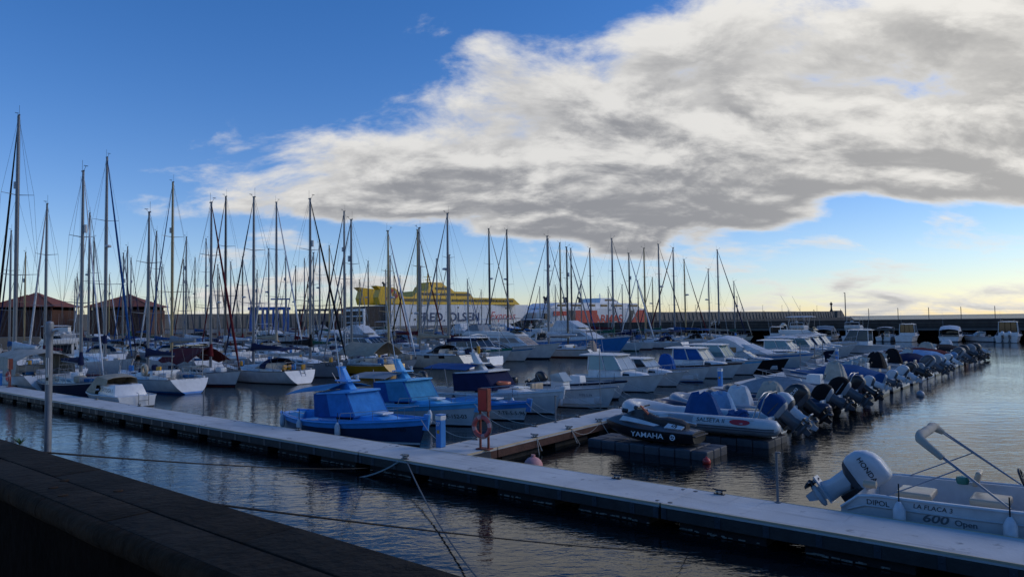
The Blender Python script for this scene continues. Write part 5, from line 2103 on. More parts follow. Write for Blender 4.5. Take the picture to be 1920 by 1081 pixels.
canopy(t, rows, 'cloth_grey', 'tarpaulin')
rib('small maroon inflatable with a black tilted engine and chrome arch', GR, rp(21.2, 4.4), BACK, 4.4, 1.9, 'gel_maroon', 'gel_maroon', con=False, seed=25, eng='gel_black', arch=True, tilt=55, es=1.1, tr=.22)
OB = [  # (berth, length, look, label)
    (23.6, 6.0, dict(hull='gel_white', eng='gel_silver', console='gel_white', seed=1, screen=False, tilt=60), 'white open boat with bare console and slim silver engine'),
    (26.2, 5.2, dict(hull='gel_grey', eng='gel_blue', cover_eng='cloth_royal', seed=2, tilt=60, con_cover='cloth_stone', bow_rail=False), 'grey dinghy with royal blue engine cover'),
    (28.7, 6.2, dict(hull='gel_grey', tarp='cloth_blue', eng='gel_silver', tilt=55, seed=3, bow_rail=False), 'grey boat under a blue tarpaulin with silver engine'),
    (31.3, 6.0, dict(hull='gel_white', eng='gel_silver', fwd_cabin=True, seed=4, tilt=52), 'white cuddy boat with clear screen and silver engine'),
    (34.0, 6.4, dict(hull='gel_white', eng='gel_black', n_eng=2, fwd_cabin=True, seed=5, tilt=48, es=1.2), 'white boat with two black tilted engines and cuddy'),
    (36.7, 5.8, dict(hull='gel_white', cover_eng='cloth_grey', eng='gel_grey', seed=6, tilt=55, con_cover='cloth_black', stripe='gel_blue'), 'white boat with black console cover and grey engine hood'),
    (39.3, 6.6, dict(hull='gel_white', eng='gel_darkgrey', fwd_cabin=True, seed=7, tilt=40, es=1.3, stripe='gel_blue', band='gel_blue'), 'white runabout with long raked windscreen and dark grey engine'),
    (42.0, 6.0, dict(hull='gel_white', cover_eng='cloth_grey', eng='gel_grey', n_eng=1, seed=8, tilt=45, es=1.4, con_cover='cloth_black'), 'white boat with dark draped console and large grey covered engine'),
    (44.7, 5.6, dict(hull='gel_offwhite', tarp='cloth_navy', eng='gel_silver', seed=9, tilt=55), 'off-white boat under a navy tarpaulin'),
    (47.4, 6.2, dict(hull='gel_white', eng='gel_white', seed=11, tilt=50, screen=True, n_eng=1, band='gel_navy'), 'white console boat with white engine and navy band'),
    (50.1, 6.0, dict(hull='gel_white', cover_eng='cloth_paleblue', eng='gel_grey', seed=12, tilt=50, tarp='cloth_paleblue'), 'white boat beneath pale blue cover with covered engine'),
    (52.9, 6.6, dict(hull='gel_white', tarp='cloth_maroon', eng='gel_darkgrey', n_eng=2, seed=13, tilt=45, es=1.3), 'white boat under a maroon tarpaulin with twin dark engines'),
    (55.8, 6.4, dict(hull='gel_maroon', eng='gel_black', seed=14, tilt=45, es=1.35, con_cover='cloth_stone'), 'maroon hulled boat with stone console cover and black engine'),
    (58.8, 6.6, dict(hull='gel_white', cover_eng='cloth_grey', eng='gel_grey', seed=15, tilt=40, es=1.35, fwd_cabin=True), 'white cuddy boat with grey covered engine'),
    (62.0, 6.6, dict(hull='gel_white', eng='gel_black', n_eng=2, seed=16, tilt=42, es=1.4, tarp='cloth_black'), 'white boat under black cover with twin black engines'),
    (65.4, 6.0, dict(hull='gel_white', eng='gel_silver', seed=17, tilt=55, bimini=None, con_cover='cloth_white'), 'white boat with white draped console at the finger end'),
]
for b, L, kw, lab in OB:
    kw['es'] = kw.get('es', 1.0) * rnd.uniform(.78, .98)
    kw['tilt'] = min(72, kw['tilt'] + rnd.uniform(0, 18))
    openboat(lab, GR, rp(b, L), BACK + R(rnd.uniform(-2, 2)), L, L * .375, **kw)

# ---- jet ski on its floating dock
def dock(label, a0, a1, b0, b1, na, nb, z=.30):
    t = thing('floating_dock', label, 'floating dock', G((a0 + a1) / 2, (b0 + b1) / 2, 0), UA, 'cube docks beside the near finger')
    base = None
    for i in range(na):
        for j in range(nb):
            x = lerp(a0, a1, (i + .5) / na) - (a0 + a1) / 2
            y = lerp(b0, b1, (j + .5) / nb) - (b0 + b1) / 2
            if base is None:
                mb = MB()
                mb.box((0, 0, 0), ((a1 - a0) / na - .015, (b1 - b0) / nb - .015, .40))
                base = mb.build('cube', 'dock_grey', t, smooth=40, bevel=.055, seg=3)
                o = base
            else:
                o = base.copy()
                COL.objects.link(o)
            o.location = (x, y, z - .20 - .012 * ((i * 7 + j * 3) % 3))
    return t


mat('dock_grey', (.055, .058, .066), .6, 0, .25, 4, .3, 30)
dock('grey cube dock carrying the black jet ski', 1.95, 6.15, 4.55, 6.05, 8, 3, .27)
dock('grey cube dock under the named pale inflatable', 2.6, 6.9, 7.5, 9.3, 8, 3, .24)
dock('grey cube dock behind the grey inflatable', 4.6, 6.6, 12.8, 14.4, 4, 3, .16)


def jetski(loc, rz):
    t = thing('jet_ski', 'black and white jet ski with folded handlebar standing on grey cubes', 'jet ski', loc, rz)
    mb = MB()
    L = 3.3
    rings = []
    for x, w, zk, zc, zs in ((-1.62, .46, .10, .16, .42), (-1.2, .56, .02, .12, .44), (-.3, .60, 0, .13, .46), (.5, .56, .02, .17, .50), (1.05, .40, .10, .27, .56), (1.5, .17, .30, .42, .60), (1.68, .02, .50, .54, .60)):
        rings.append([(x, -w, zs), (x, -w * .97, (zs + zc) / 2), (x, -w * .82, zc), (x, 0, zk), (x, w * .82, zc), (x, w * .97, (zs + zc) / 2), (x, w, zs)])
    mb.loft(rings)
    hb = mb.build('hull', 'gel_black', t, smooth=45)
    mb = MB()
    rings = []
    for x, w, z0, h_ in ((-1.6, .44, .43, .06), (-1.0, .54, .45, .10), (-.2, .56, .47, .14), (.3, .54, .49, .30), (.8, .44, .53, .34), (1.3, .25, .57, .20), (1.64, .03, .60, .02)):
        rings.append([(x, -w, z0), (x, -w * .62, z0 + h_ * .75), (x, -w * .25, z0 + h_), (x, w * .25, z0 + h_), (x, w * .62, z0 + h_ * .75), (x, w, z0)])
    mb.loft(rings)
    mb.build('deck', 'gel_darkgrey', t, smooth=45)
    mb = MB()
    rings = []
    for x, w, z0, h_ in ((-1.25, .16, .52, .16), (-1.05, .20, .52, .26), (-.6, .22, .55, .28), (-.25, .20, .56, .24), (.15, .17, .58, .36), (.32, .12, .60, .40)):
        rings.append([(x, -w, z0), (x, -w * .9, z0 + h_ * .8), (x, -w * .4, z0 + h_), (x, w * .4, z0 + h_), (x, w * .9, z0 + h_ * .8), (x, w, z0)])
    mb.loft(rings)
    mb.build('seat', 'rubber', t, smooth=45)
    mb = MB()
    rings = []
    for x, w, z0, h_ in ((.18, .16, .72, .30), (.45, .22, .70, .34), (.75, .22, .72, .20), (1.0, .14, .70, .08)):
        rings.append([(x, -w, z0), (x, -w * .6, z0 + h_), (x, w * .6, z0 + h_), (x, w, z0)])
    mb.loft(rings)
    mb.build('dash', 'gel_black', t, smooth=45)
    mb = MB()
    mb.tube([(.28, -.40, 1.12), (.36, -.22, 1.10), (.42, 0, 1.06), (.36, .22, 1.10), (.28, .40, 1.12)], .026, 6)
    mb.build('handlebar', 'gel_black', t)
    mb = MB()
    mb.tube([(.30, .16, 1.14), (.05, .24, .98), (-.02, .25, .92)], .035, 6)
    mb.build('lanyard', 'gel_orange', t)
    for sd in (1, -1):
        mb = MB()
        mb.tube([(.66, sd * .36, .98), (.82, sd * .40, 1.0)], .07, 8)
        mb.build('mirror', 'gel_black', t)
        mb = MB()
        q = [V((.95, sd * .37, .66)), V((.55, sd * .47, .66)), V((-.35, sd * .50, .58)), V((-.50, sd * .42, .62)), V((.2, sd * .40, .74)), V((.85, sd * .31, .80))]
        n_ = V((0, sd * .03, .02))
        mb.loft([q, [p + n_ for p in q]])
        mb.build('side_panel', 'gel_white', t, smooth=0)
        mb = MB()
        q = [V((-.72, sd * .54, .56)), V((-1.28, sd * .50, .54)), V((-1.34, sd * .40, .62)), V((-.80, sd * .40, .68))]
        n_ = V((0, sd * .03, .03))
        mb.loft([q, [p + n_ for p in q]])
        pl_ = mb.build('number_plate', 'gel_white', t, smooth=0)
        lettering('69', .20, plane_fn((-1.03, sd * .50, .63), (-1 if sd > 0 else 1, 0, 0), (0, -sd * .6, .65)), 'ink_black', pl_, bold=.012)
    lettering('YAMAHA', .22, lambda x, y: V((-.15 - x * 1.25, .612 - .06 * abs(-.15 - x) ** 2 * .2, .31 + y)), 'ink_white', t, bold=.012)
    mb = MB()
    mb.torus((-1.02, .605, .31), .075, .016, Matrix.Rotation(PI / 2, 3, 'X'), 16, 5)
    for k in range(3):
        a = 2 * PI * k / 3 + PI / 2
        mb.tube([(-1.02, .606, .31), (-1.02 + .07 * math.cos(a), .606, .31 + .07 * math.sin(a))], .012, 4)
    mb.build('emblem', 'ink_white', t, smooth=0)
    mb = MB()
    mb.box((-1.55, 0, .36), (.32, .9, .05))
    mb.build('rear_platform', 'rubber', t, smooth=0, bevel=.02)
    return t


jetski(G(4.0, 5.2, .26), BACK)

# ---- the open boat lying alongside the long pontoon
HB = thing('open_motorboat', 'white six metre open boat with silver engine lying alongside the walkway', 'motorboat', G(14.35, .55, 0), UA)
h = Hull(6.3, 2.35, 1.02, .84, .0, .28, .6, .06, .94, .22, 2.4, .42, 1.3)
h.sheer = lambda t, f=h.sheer: f(t) - .30 * max(0, 1 - t / .075) ** 1.8      # the gunwale sweeps down to the transom
h.build(HB, 'gel_white', 'gel_grey', 'antifoul_black', 'gel_white', nst=60, sz=(.04, .08))
h.deck(HB, .035, .80, .14, .20, m='gel_white', mf='gel_white')
h.gunwale(HB, 'gel_white', .03, 0, 1, 'rub_rail', .98)
h.gunwale(HB, 'gel_offwhite', .022, .02, 1, 'knuckle', .74)
lettering('600', .21, h.text_fn(-1.58, .54, -1), 'ink_grey', HB, shear=.25, bold=.022, wide=1.3)
lettering('Open', .15, h.text_fn(-1.10, .53, -1), 'ink_grey', HB, bold=.015)
lettering('LA FLACA 3', .12, h.text_fn(-1.60, .735, -1), 'ink_black', HB, shear=.15)
lettering('DIPOL', .14, h.text_fn(-2.50, .69, -1), 'ink_black', HB)
mb = MB()
pts = [h.on(lerp(-2.9, 2.0, i / 16), .40 + .03 * (i / 16), -1, .004) for i in range(17)]
mb.tube(pts, .012, 4)
mb.build('pinstripe', 'ink_black', HB)
for x, y in ((-2.05, .0), (-.85, .15)):
    mb = MB()
    mb.box((x, y, .44), (.42, .55, .46))
    mb.build('seat_base', 'gel_white', HB, smooth=0, bevel=.03)
    mb = MB()
    mb.box((x, y, .73), (.62, .70, .13))
    mb.build('seat_cushion', 'gel_tan', HB, smooth=40, bevel=.045, seg=3)
mb = MB()
mb.box((-1.12, .78, 1.0), (.10, .42, .30), 0, Matrix.Rotation(.3, 3, 'Y'))
mb.build('seat_back', 'gel_tan', HB, smooth=40, bevel=.045, seg=3)
mb = MB()
mb.box((-.02, .30, .66), (.50, .60, .92))
mb.build('console', 'gel_white', HB, smooth=30, bevel=.05)
mb = MB()
M_ = Matrix.Rotation(PI / 2 - .35, 3, 'Y')
mb.torus((-.36, .30, 1.16), .19, .022, M_, 20, 6)
for k in range(3):
    a = 2 * PI * k / 3
    mb.tube([V((-.36, .30, 1.16)), V((-.36, .30, 1.16)) + M_ @ V((.18 * math.cos(a), .18 * math.sin(a), 0))], .016, 5)
mb.build('steering_wheel', 'gel_black', HB)
outboard(HB, (-3.10, .02, .56), 54, 'gel_silver', 'gel_silver', 1.12, text='HONDA')
mb = MB()
mb.tube([(-2.85, -.62, .92), (-2.62, -.62, .92)], .075, 12)
mb.build('roller', 'gel_tan', HB, bevel=.01)
mb = MB()
mb.lathe([(.01, -.09), (.10, -.07), (.12, 0), (.10, .07), (.01, .09)], 12, 0, (-1.38, .80, .92))
mb.build('float_ball', 'gel_green', HB)
# folded bimini: arms hinged on the gunwale lying back over the stern
bh, bt_ = V((-.45, 0, .90)), V((-1.78, 0, 1.86))
mb = MB()
for sd in (-1, 1):
    y = sd * 1.10
    for dz in (0, .045):
        mb.tube([(bh.x, y, bh.z), (bt_.x, y * .80, bt_.z + dz)], .016, 6)
    mb.tube([(-2.35, y, .84), (-1.18, y * .90, 1.46)], .013, 6)
mb.build('bimini_frame', 'steel', HB)
mb = MB()
rings = []
pts = [V((bt_.x + .34, -.96, bt_.z - .24)), V((bt_.x + .10, -.90, bt_.z - .05)), V((bt_.x - .03, -.82, bt_.z + .05))] + [V((bt_.x - .05, lerp(-.72, .72, i / 8), bt_.z + .09 + .015 * math.sin(i * 2))) for i in range(9)] + [V((bt_.x - .03, .82, bt_.z + .05)), V((bt_.x + .08, .90, bt_.z - .04))]
mb.tube(pts, [.055, .07, .085] + [.08 + .01 * (i % 2) for i in range(9)] + [.085, .055], 10)
mb.build('rolled_bimini_cover', 'cloth_stone', HB, smooth=60)
for x, wh in ((-2.12, 'between the two names'), (-.45, 'under the bimini hinge')):
    q = h.on(x, .60, -1)
    p = G(14.35 + q.x, .55 + q.y - .115, .50)
    fender(p, .46, .105, label='white fender of the open boat, hanging ' + wh, group='fenders of the open boat', line=.34)

# ---- yachts on the near side of the second finger and along the far end of the walkway
def yacht(label, a, b, hd, L, Hm, group='yachts on the second finger pontoon', **k):
    """a: grid position of the mast"""
    mx = .07 * L
    rz = FWD if hd > 0 else BACK
    return sailboat(label, group, G(a - hd * mx, b, 0), rz, L, Hm, **k)


t, h = yacht('large white yacht with grey cockpit tent and two line name on the stern', -45.0, 1.35, -1, 12.5, 19.6, cover='cloth_white', genoa='cloth_black', hood=None, seed=2, stripe='gel_grey', davit=False)
rows = []
for k in range(7):
    x = lerp(.5, -5.6, k / 6)
    zc = h.sheer(.2) + 1.5 + .25 * math.sin(PI * k / 6)
    rows.append([(x, -1.75, h.sheer(.2) + .1)] + [(x, y * 1.65, zc - .5 * abs(y) ** 2.5) for y in (-1, -.6, 0, .6, 1)] + [(x, 1.75, h.sheer(.2) + .1)])
canopy(t, rows, 'cloth_stone', 'cockpit_tent')
lettering('Spirit', .5, plane_fn((-6.30, .5, .92), (0, -1, 0), (0.05, 0, 1)), 'ink_black', t)
t, h = yacht('navy blue sloop with white bulwark and cream deckhouse beside the walkway', -33.6, 1.7, 1, 8.8, 13.9, hull='gel_navy', rub='gel_white', cabinm='gel_cream', cover='cloth_navy', genoa='cloth_white', gen_r=.05, seed=3, stripe='gel_navy')
t = thing('cabin_boat', 'small white cabin boat with beige canvas cockpit lying along the walkway', 'motorboat', G(-26.3, .75), BACK)
h = Hull(6.2, 2.2, .62, .58, .0, .25, .5, .03, .85, .28, 2.1, .42, 1.4)
h.build(t, 'gel_white', 'gel_white', 'antifoul_black', 'gel_white', nst=16)
h.deck(t)
h.gunwale(t, 'gel_offwhite', .03)
bt = frustum(-2.35, -.15, .82, .80, .56, 1.12, -.10, .30, .14)
cabin(t, 'cabin', 'gel_white', bt, .05)
fc = faces(*bt)
pane(t, fc['port'], .03, .20, .30, .70)
mb = MB()
mb.box((-1.3, .0, 1.13), (.9, .55, .05))
mb.build('hatch', 'glass', t, smooth=0, bevel=.015)
rows = []
for k, (x, w, z) in enumerate(((-1.25, .74, 1.50), (-.1, .80, 1.62), (.05, .84, 1.55), (.9, .80, 1.10), (1.9, .62, .80), (2.3, .45, .72))):
    rows.append([(x, -w * 1.05, .62 if k > 1 else 1.1)] + [(x, y * w, z - .10 * abs(y) ** 3) for y in (-1, -.6, 0, .6, 1)] + [(x, w * 1.05, .62 if k > 1 else 1.1)])
canopy(t, rows, 'cloth_beige', 'canvas_cover')
lettering('TORTUGA 1', .30, plane_fn((-1.30, .815, .84), (-1, 0, 0), (0, -.22, 1)), 'ink_black', t)
mb = MB()
for y in (-.5, 0):
    mb.tube([(-3.0, y, .75), (-3.25, y, .72), (-3.25, y, .1)], .018, 5)
mb.tube([(-3.25, -.5, .35), (-3.25, 0, .35)], .018, 5)
mb.build('stern_ladder', 'steel', t)
t, h = yacht('white yacht with bright blue bootline and navy bundled boom cover', -34.0, 5.9, -1, 10.2, 11.8, stripe='gel_blue', bottom='antifoul_blue', cover='cloth_navy', genoa=None, seed=5, cabinm='gel_white', davit=True)
lettering('AIRE NUEVO', .26, plane_fn((-5.13, 0, .78), (0, -1, 0), (0.1, 0, 1)), 'ink_navy', t)
mb = MB()
mb.torus((-2.6, 1.62, 1.45), .30, .10, Matrix.Rotation(PI / 2, 3, 'X'), 18, 8)
mb.build('horseshoe_buoy', 'gel_tan', t)
yacht('white yacht with maroon tarpaulin over its deck and maroon furled headsail', -33.5, 10.0, 1, 9.6, 12.9, cover='cloth_maroon', genoa='cloth_maroon', tent='cloth_maroon', stripe='gel_navy', seed=6, bottom='antifoul_red')
t, h = yacht('white yacht with open scooped transom and folding ladder', -34.0, 13.6, -1, 10.6, 13.8, cover='cloth_navy', genoa='cloth_navy', gen_r=.06, hood='cloth_navy', bimini='cloth_navy', seed=7, stripe='gel_white', bottom='antifoul_black')
mb = MB()
for y in (-.32, .02):
    mb.tube([(-5.30, y, 1.12), (-5.62, y, .25)], .02, 5)
for k in range(4):
    z_ = .3 + k * .22
    mb.tube([(-5.62 + .32 * (z_ - .25) / .87, -.32, z_), (-5.62 + .32 * (z_ - .25) / .87, .02, z_)], .02, 5)
mb.build('boarding_ladder', 'steel', t)
t, h = yacht('grey hulled yacht with tall dark headsail and navy boom cover', -34.0, 18.6, 1, 11.4, 14.3, hull='gel_grey', stripe='gel_grey', rub='gel_grey', bottom='antifoul_black', cover='cloth_black', genoa='cloth_black', seed=8, radar=False, bimini='cloth_beige')
lettering('BALU', .34, h.text_fn(4.3, .95, -1), 'ink_black', t)
yacht('yellow hulled yacht under a beige ridge tent', -34.0, 22.7, -1, 9.6, 13.0, hull='gel_yellow', rub='gel_white', stripe='gel_yellow', bottom='antifoul_black', cover=None, genoa='cloth_grey', tent='cloth_beige', seed=9)
yacht('white yacht with golden mast and long low grey tender lashed ahead', -34.0, 26.8, 1, 8.8, 12.4, mast='alu_gold', cover='cloth_beige', genoa='cloth_white', seed=10, stripe='gel_navy')
t, h = yacht('cream high sided yacht with two square hull ports and lettered stern', -34.0, 30.6, -1, 11.0, 13.0, hull='gel_cream', stripe='gel_cream', rub='gel_cream', cover='cloth_beige', genoa='cloth_black', gen_r=.06, hood='cloth_black', seed=12, fscale=1.28, radar=True, rad_h=.3)
lettering('PATY', .42, plane_fn((-5.56, 0, 1.02), (0, -1, 0), (0.1, 0, 1)), 'ink_black', t)
for x in (-3.6, -1.9):
    q = [h.on(x + .32, .95, 1), h.on(x - .32, .95, 1), h.on(x - .32, 1.22, 1), h.on(x + .32, 1.22, 1)]
    mb = MB()
    mb.panel(q, .012)
    mb.build('hull_port', 'glass', t, smooth=0)
t, h = yacht('white yacht with yellow horseshoe float and white stern balls', -34.0, 34.4, -1, 10.4, 14.8, cover='cloth_navy', genoa='cloth_grey', mast='alu', seed=13, radar=True, rad_h=.6, hood='cloth_black')
mb = MB()
mb.tube([(-4.4, 1.3, 1.2), (-4.4, 1.3, 1.9)], .16, 10)
mb.build('dan_buoy', 'gel_yellow', t)
pilothouse('white motorboat with green gunwale and flared bow among the yachts', None, G(-34.0, 38.2), FWD, 10.0, 3.2, rub='gel_green', band='gel_green', seed=0, hh=1.35, roof='gel_white', name='motor_cruiser')
cruiser('white cabin cruiser with dark blue stripe under the sheer', None, G(-34.2, 42.0), FWD, 9.6, 3.1, kind='express', hood=None, arch=True, band='gel_seablue', stripe='gel_white')
cruiser('white flybridge cruiser with taupe canvas screens and tall outrigger', None, G(-35.0, 46.4), FWD, 11.6, 3.6, kind='fly', canvas='cloth_taupe', hood='screen', hardtop=False, outrig=True, glassm='cloth_taupe', rub='gel_cream')
t, h = yacht('white long keeled yacht with brown gear heaped on its stern', -34.0, 50.8, -1, 10.8, 13.9, stripe='gel_brown', bottom='antifoul_red', cover='cloth_white', genoa='cloth_navy', gen_r=.06, seed=15, davit=True, rub='gel_tan')
drape(t, 'stern_bundle', 'cloth_taupe', -5.6, -4.8, .6, .7, 1.1, 8, .5)
yacht('white yacht with cream tent lashed along its boom', -34.5, 55.4, 1, 9.4, 13.0, cover='cloth_beige', genoa='cloth_grey', seed=16, mast='alu_dark')
cruiser('big sport fishing boat with vivid blue hull and pale canvas screens', None, G(-36.0, 60.8), FWD, 14.2, 4.4, hull='gel_blue', stripe='gel_white', rub='gel_white', bottom='antifoul_black', kind='fly', canvas='cloth_white', hood='screen', glassm='cloth_grey', hardtop=True, outrig=True)

# ---- the many yachts behind: (row, b, mast height) in the marina grid
YA = [(-35, 66.7, 15.0), (-35, 71.1, 13.3), (-35, 75.4, 14.3), (-35, 79.8, 15.2), (-35, 84.5, 15.0), (-35, 88.2, 13.4), (-35, 97.1, 12.3), (-35, 101.0, 15.8), (-35, 107.8, 10.6),
      (-52, 5.4, 14.4), (-52, 10.0, 19.1), (-52, 15.8, 17.7), (-52, 21.1, 17.0), (-52, 26.8, 17.1), (-52, 35.6, 17.1), (-52, 42.5, 12.3), (-52, 47.1, 16.0), (-52, 52.9, 13.1),
      (-52, 61.0, 17.4), (-52, 65.0, 17.6), (-52, 75.2, 17.1), (-52, 78.4, 16.7), (-52, 81.5, 16.0), (-52, 84.3, 10.5), (-52, 87.2, 16.4), (-52, 92.9, 9.9), (-52, 97.7, 10.4), (-52, 103.5, 11.4), (-52, 109.2, 12.2),
      (-76, 9.4, 14.7), (-76, 17.2, 17.5), (-76, 24.9, 16.0), (-76, 28.7, 15.6), (-76, 36.6, 13.5), (-76, 40.6, 14.9), (-76, 49.2, 16.3), (-76, 58.5, 14.1), (-76, 70.1, 13.9), (-76, 74.0, 15.4), (-76, 104.3, 11.2), (-76, 109.9, 11.7),
      (-89, 14.5, 13.6), (-89, 22.4, 16.1), (-89, 26.7, 15.2), (-89, 31.4, 12.6), (-89, 38.0, 17.2), (-89, 42.0, 13.9), (-89, 51.7, 15.6), (-89, 60.4, 17.8), (-89, 76.8, 13.1), (-89, 96.1, 11.0), (-89, 100.2, 10.9),
      (-117, 38.6, 16.2), (-117, 48.0, 16.5), (-117, 74.3, 18.2), (-117, 97.0, 16.8), (-130, 34.1, 12.9), (-130, 47.0, 18.0), (-130, 56.6, 18.2)]
EXTRA = [(-52, 31.4, 12.0), (-76, 21.0, 13.0), (-76, 33.0, 12.2), (-76, 45.0, 12.6), (-76, 54.0, 11.8), (-76, 64.0, 12.4), (-76, 82.0, 12.0), (-89, 34.6, 11.6), (-89, 46.5, 12.8), (-89, 56.0, 11.2), (-89, 67.0, 12.0), (-89, 84.0, 12.6),
         (-117, 30.0, 13.0), (-117, 43.0, 12.6), (-117, 55.0, 14.0), (-117, 63.0, 13.2), (-130, 40.0, 14.0), (-130, 66.0, 13.0), (-130, 78.0, 14.0), (-117, 84.0, 13.0)]
HULLS = ['white'] * 8 + ['cream', 'navy', 'grey', 'white']
COVERS = ['navy', 'blue', 'beige', 'white', 'maroon', 'black', 'green', 'grey', 'royal']
GENS = ['white', 'navy', 'grey', 'black', 'royal', 'beige', 'maroon']
rn = random.Random(21)
WHERE = {-35: 'beyond the blue sport fishing boat', -52: 'behind the second finger pontoon', -76: 'on the far finger pontoon', -89: 'behind the far finger pontoon', -117: 'before the far quay', -130: 'closest to the far quay'}
used = set()
for i, (a, b, Hm) in enumerate(YA + EXTRA):
    for _ in range(60):
        hc, cc, gc = rn.choice(HULLS), rn.choice(COVERS), rn.choice(GENS)
        rad = rn.random() < .3
        mc = rn.choice(['alu'] * 12 + ['alu_dark'] * 3 + ['alu_gold'])
        if i == 10:
            cc, gc, rad, mc, hc = 'navy', 'royal', True, 'alu', 'white'
        key = (hc, cc, gc, rad, mc, a)
        if key not in used:
            break
    used.add(key)
    L = min(14.5, max(7.6, Hm * .72 + rn.uniform(-.4, .4)))
    lab = f"{hc} yacht, {cc} boom cover, {gc} headsail" + (', radar' if rad else '') + {'alu': '', 'alu_dark': ', dark mast', 'alu_gold': ', golden mast'}[mc] + ' ' + WHERE[a]
    hd = rn.choice((1, -1))
    det = 1 if a > -60 else 0
    p_hood = rn.random()
    yacht(lab, a, b, hd, L, Hm, group='yachts ' + WHERE[a], hull='gel_' + hc, cover='cloth_' + cc, genoa='cloth_' + gc, mast=mc, radar=rad, detail=det, seed=100 + i,
          hood='cloth_' + rn.choice(['navy', 'blue', 'beige', 'black']) if p_hood < .6 else None, bimini='cloth_' + rn.choice(['navy', 'white', 'blue']) if p_hood < .3 else None,
          stripe='gel_' + rn.choice(['navy', 'blue', 'red', 'green', 'white']), bottom='antifoul_' + rn.choice(['blue', 'red', 'black']), gen_r=rn.uniform(.06, .10), spreaders=rn.choice((1, 2, 2)))

# ---- motor cruisers filling the rows behind
CR = [(-52, 31.3, 'white'), (-52, 39.2, 'white'), (-52, 56.8, 'grey'), (-52, 69.2, 'white'), (-52, 72.4, 'beige'), (-89, 10.2, 'blue'), (-76, 13.4, 'white'), (-89, 18.4, 'grey'), (-76, 62.0, 'white'),
      (-76, 67.0, 'navy'), (-76, 78.4, 'white'), (-76, 86.0, 'white'), (-76, 90.2, 'grey'), (-76, 94.4, 'white'), (-76, 98.8, 'paleblue'), (-89, 64.0, 'white'), (-89, 71.6, 'white'), (-89, 88.0, 'beige'),
      (-89, 92.0, 'white'), (-117, 34.2, 'white'), (-117, 68.4, 'white'), (-117, 79.4, 'grey'), (-117, 90.5, 'white'), (-130, 72.0, 'white'), (-130, 84.4, 'navy')]
CR = [c for c in CR if all(not (abs(c[0] - y[0]) < 6 and abs(c[1] - y[1]) < 2.6) for y in YA + EXTRA)]
STR = ['navy', 'blue', 'red', 'green', 'grey']
used = set()
for i, (a, b, cv) in enumerate(CR):
    for _ in range(30):
        st, kind, hdt = rn.choice(STR), rn.choice(('fly', 'fly', 'express')), rn.random() < .7
        if (a, cv, st, kind, hdt) not in used:
            break
    used.add((a, cv, st, kind, hdt))
    lab = f"white {'flybridge' if kind == 'fly' else 'sport'} cruiser, {cv} {'canvas top' if hdt or kind != 'fly' else 'open bimini'}, {st} waterline stripe " + WHERE[a]
    cruiser(lab, 'cruisers ' + WHERE[a], G(a, b), rn.choice((FWD, BACK)), rn.uniform(9.5, 12.5), 3.5, kind=kind, canvas='cloth_' + cv, hood='full', stripe='gel_' + st, hardtop=hdt, outrig=rn.random() < .35, glassm='glass', detail=0)

# ---- boats lying along the harbour wall
AWAY = UA + PI / 2
GW = 'boats moored under the harbour wall'
WB = [(-29.5, 'cab', 'white', 7.5), (-25.0, 'fly', 'white', 8.6), (-20.6, 'exp', 'grey', 8.0), (-16.2, 'fly', 'blue', 8.4), (-11.8, 'open', 'white', 6.5)]
labs = ['white cabin boat moored under the harbour wall by the last yachts', 'white flybridge boat under the harbour wall with open bimini', 'white sport boat under the harbour wall with grey hood',
        'white flybridge boat under the harbour wall with blue top', 'white open boat under the harbour wall with white sunshade']
for (a, k, c, L), lab in zip(WB, labs):
    p = G(a, 118.2 - L / 2 - .8)
    if k == 'cab':
        pilothouse(lab, GW, p, AWAY, L, 2.6, back_open=False, hh=1.5)
    elif k == 'fly':
        cruiser(lab, GW, p, AWAY, L, 3.1, kind='fly', canvas='cloth_' + c, hardtop=False)
    elif k == 'exp':
        cruiser(lab, GW, p, AWAY, L, 3.0, kind='express', canvas='cloth_' + c, hood='full')
    else:
        openboat(lab, GW, p, AWAY, L, 2.5, bimini='cloth_white', seed=7, tilt=10)
pilothouse('white cabin boat with tall roof under the harbour wall near the stone pier', GW, G(-8.6, 113.6), AWAY, 8.2, 2.9, back_open=False, hh=1.75)
cruiser('white boat with a dark open cockpit and pale hardtop under the harbour wall', GW, G(-2.6, 114.0), AWAY, 7.8, 3.0, kind='express', hood='full', canvas='cloth_white', arch=False)
openboat('low white runabout with arched hoop under the harbour wall', GW, G(.9, 114.6), AWAY + R(55), 6.0, 2.2, fwd_cabin=True, seed=4, tilt=15, eng='gel_navy')
t, h = pilothouse('tall white cabin boat with twin engines and three rear panes under the wall', GW, G(4.7, 113.4), AWAY, 8.8, 3.2, back_open=False, hh=1.95)
for y in (-.42, .42):
    outboard(t, (-4.38, y, .85), 8, 'gel_white', 'gel_darkgrey', 1.1)
t, h = pilothouse('white cabin boat with sloping rear glass at the near end of the wall', GW, G(9.6, 113.4), AWAY, 8.4, 3.2, back_open=False, hh=1.75)
outboard(t, (-4.2, 0, .85), 8, 'gel_white', 'gel_white', 1.1)
pilothouse('white cabin boat moored past the twin engine boat under the wall', GW, G(14.2, 113.6), AWAY, 8.0, 3.0, back_open=False, hh=1.6)

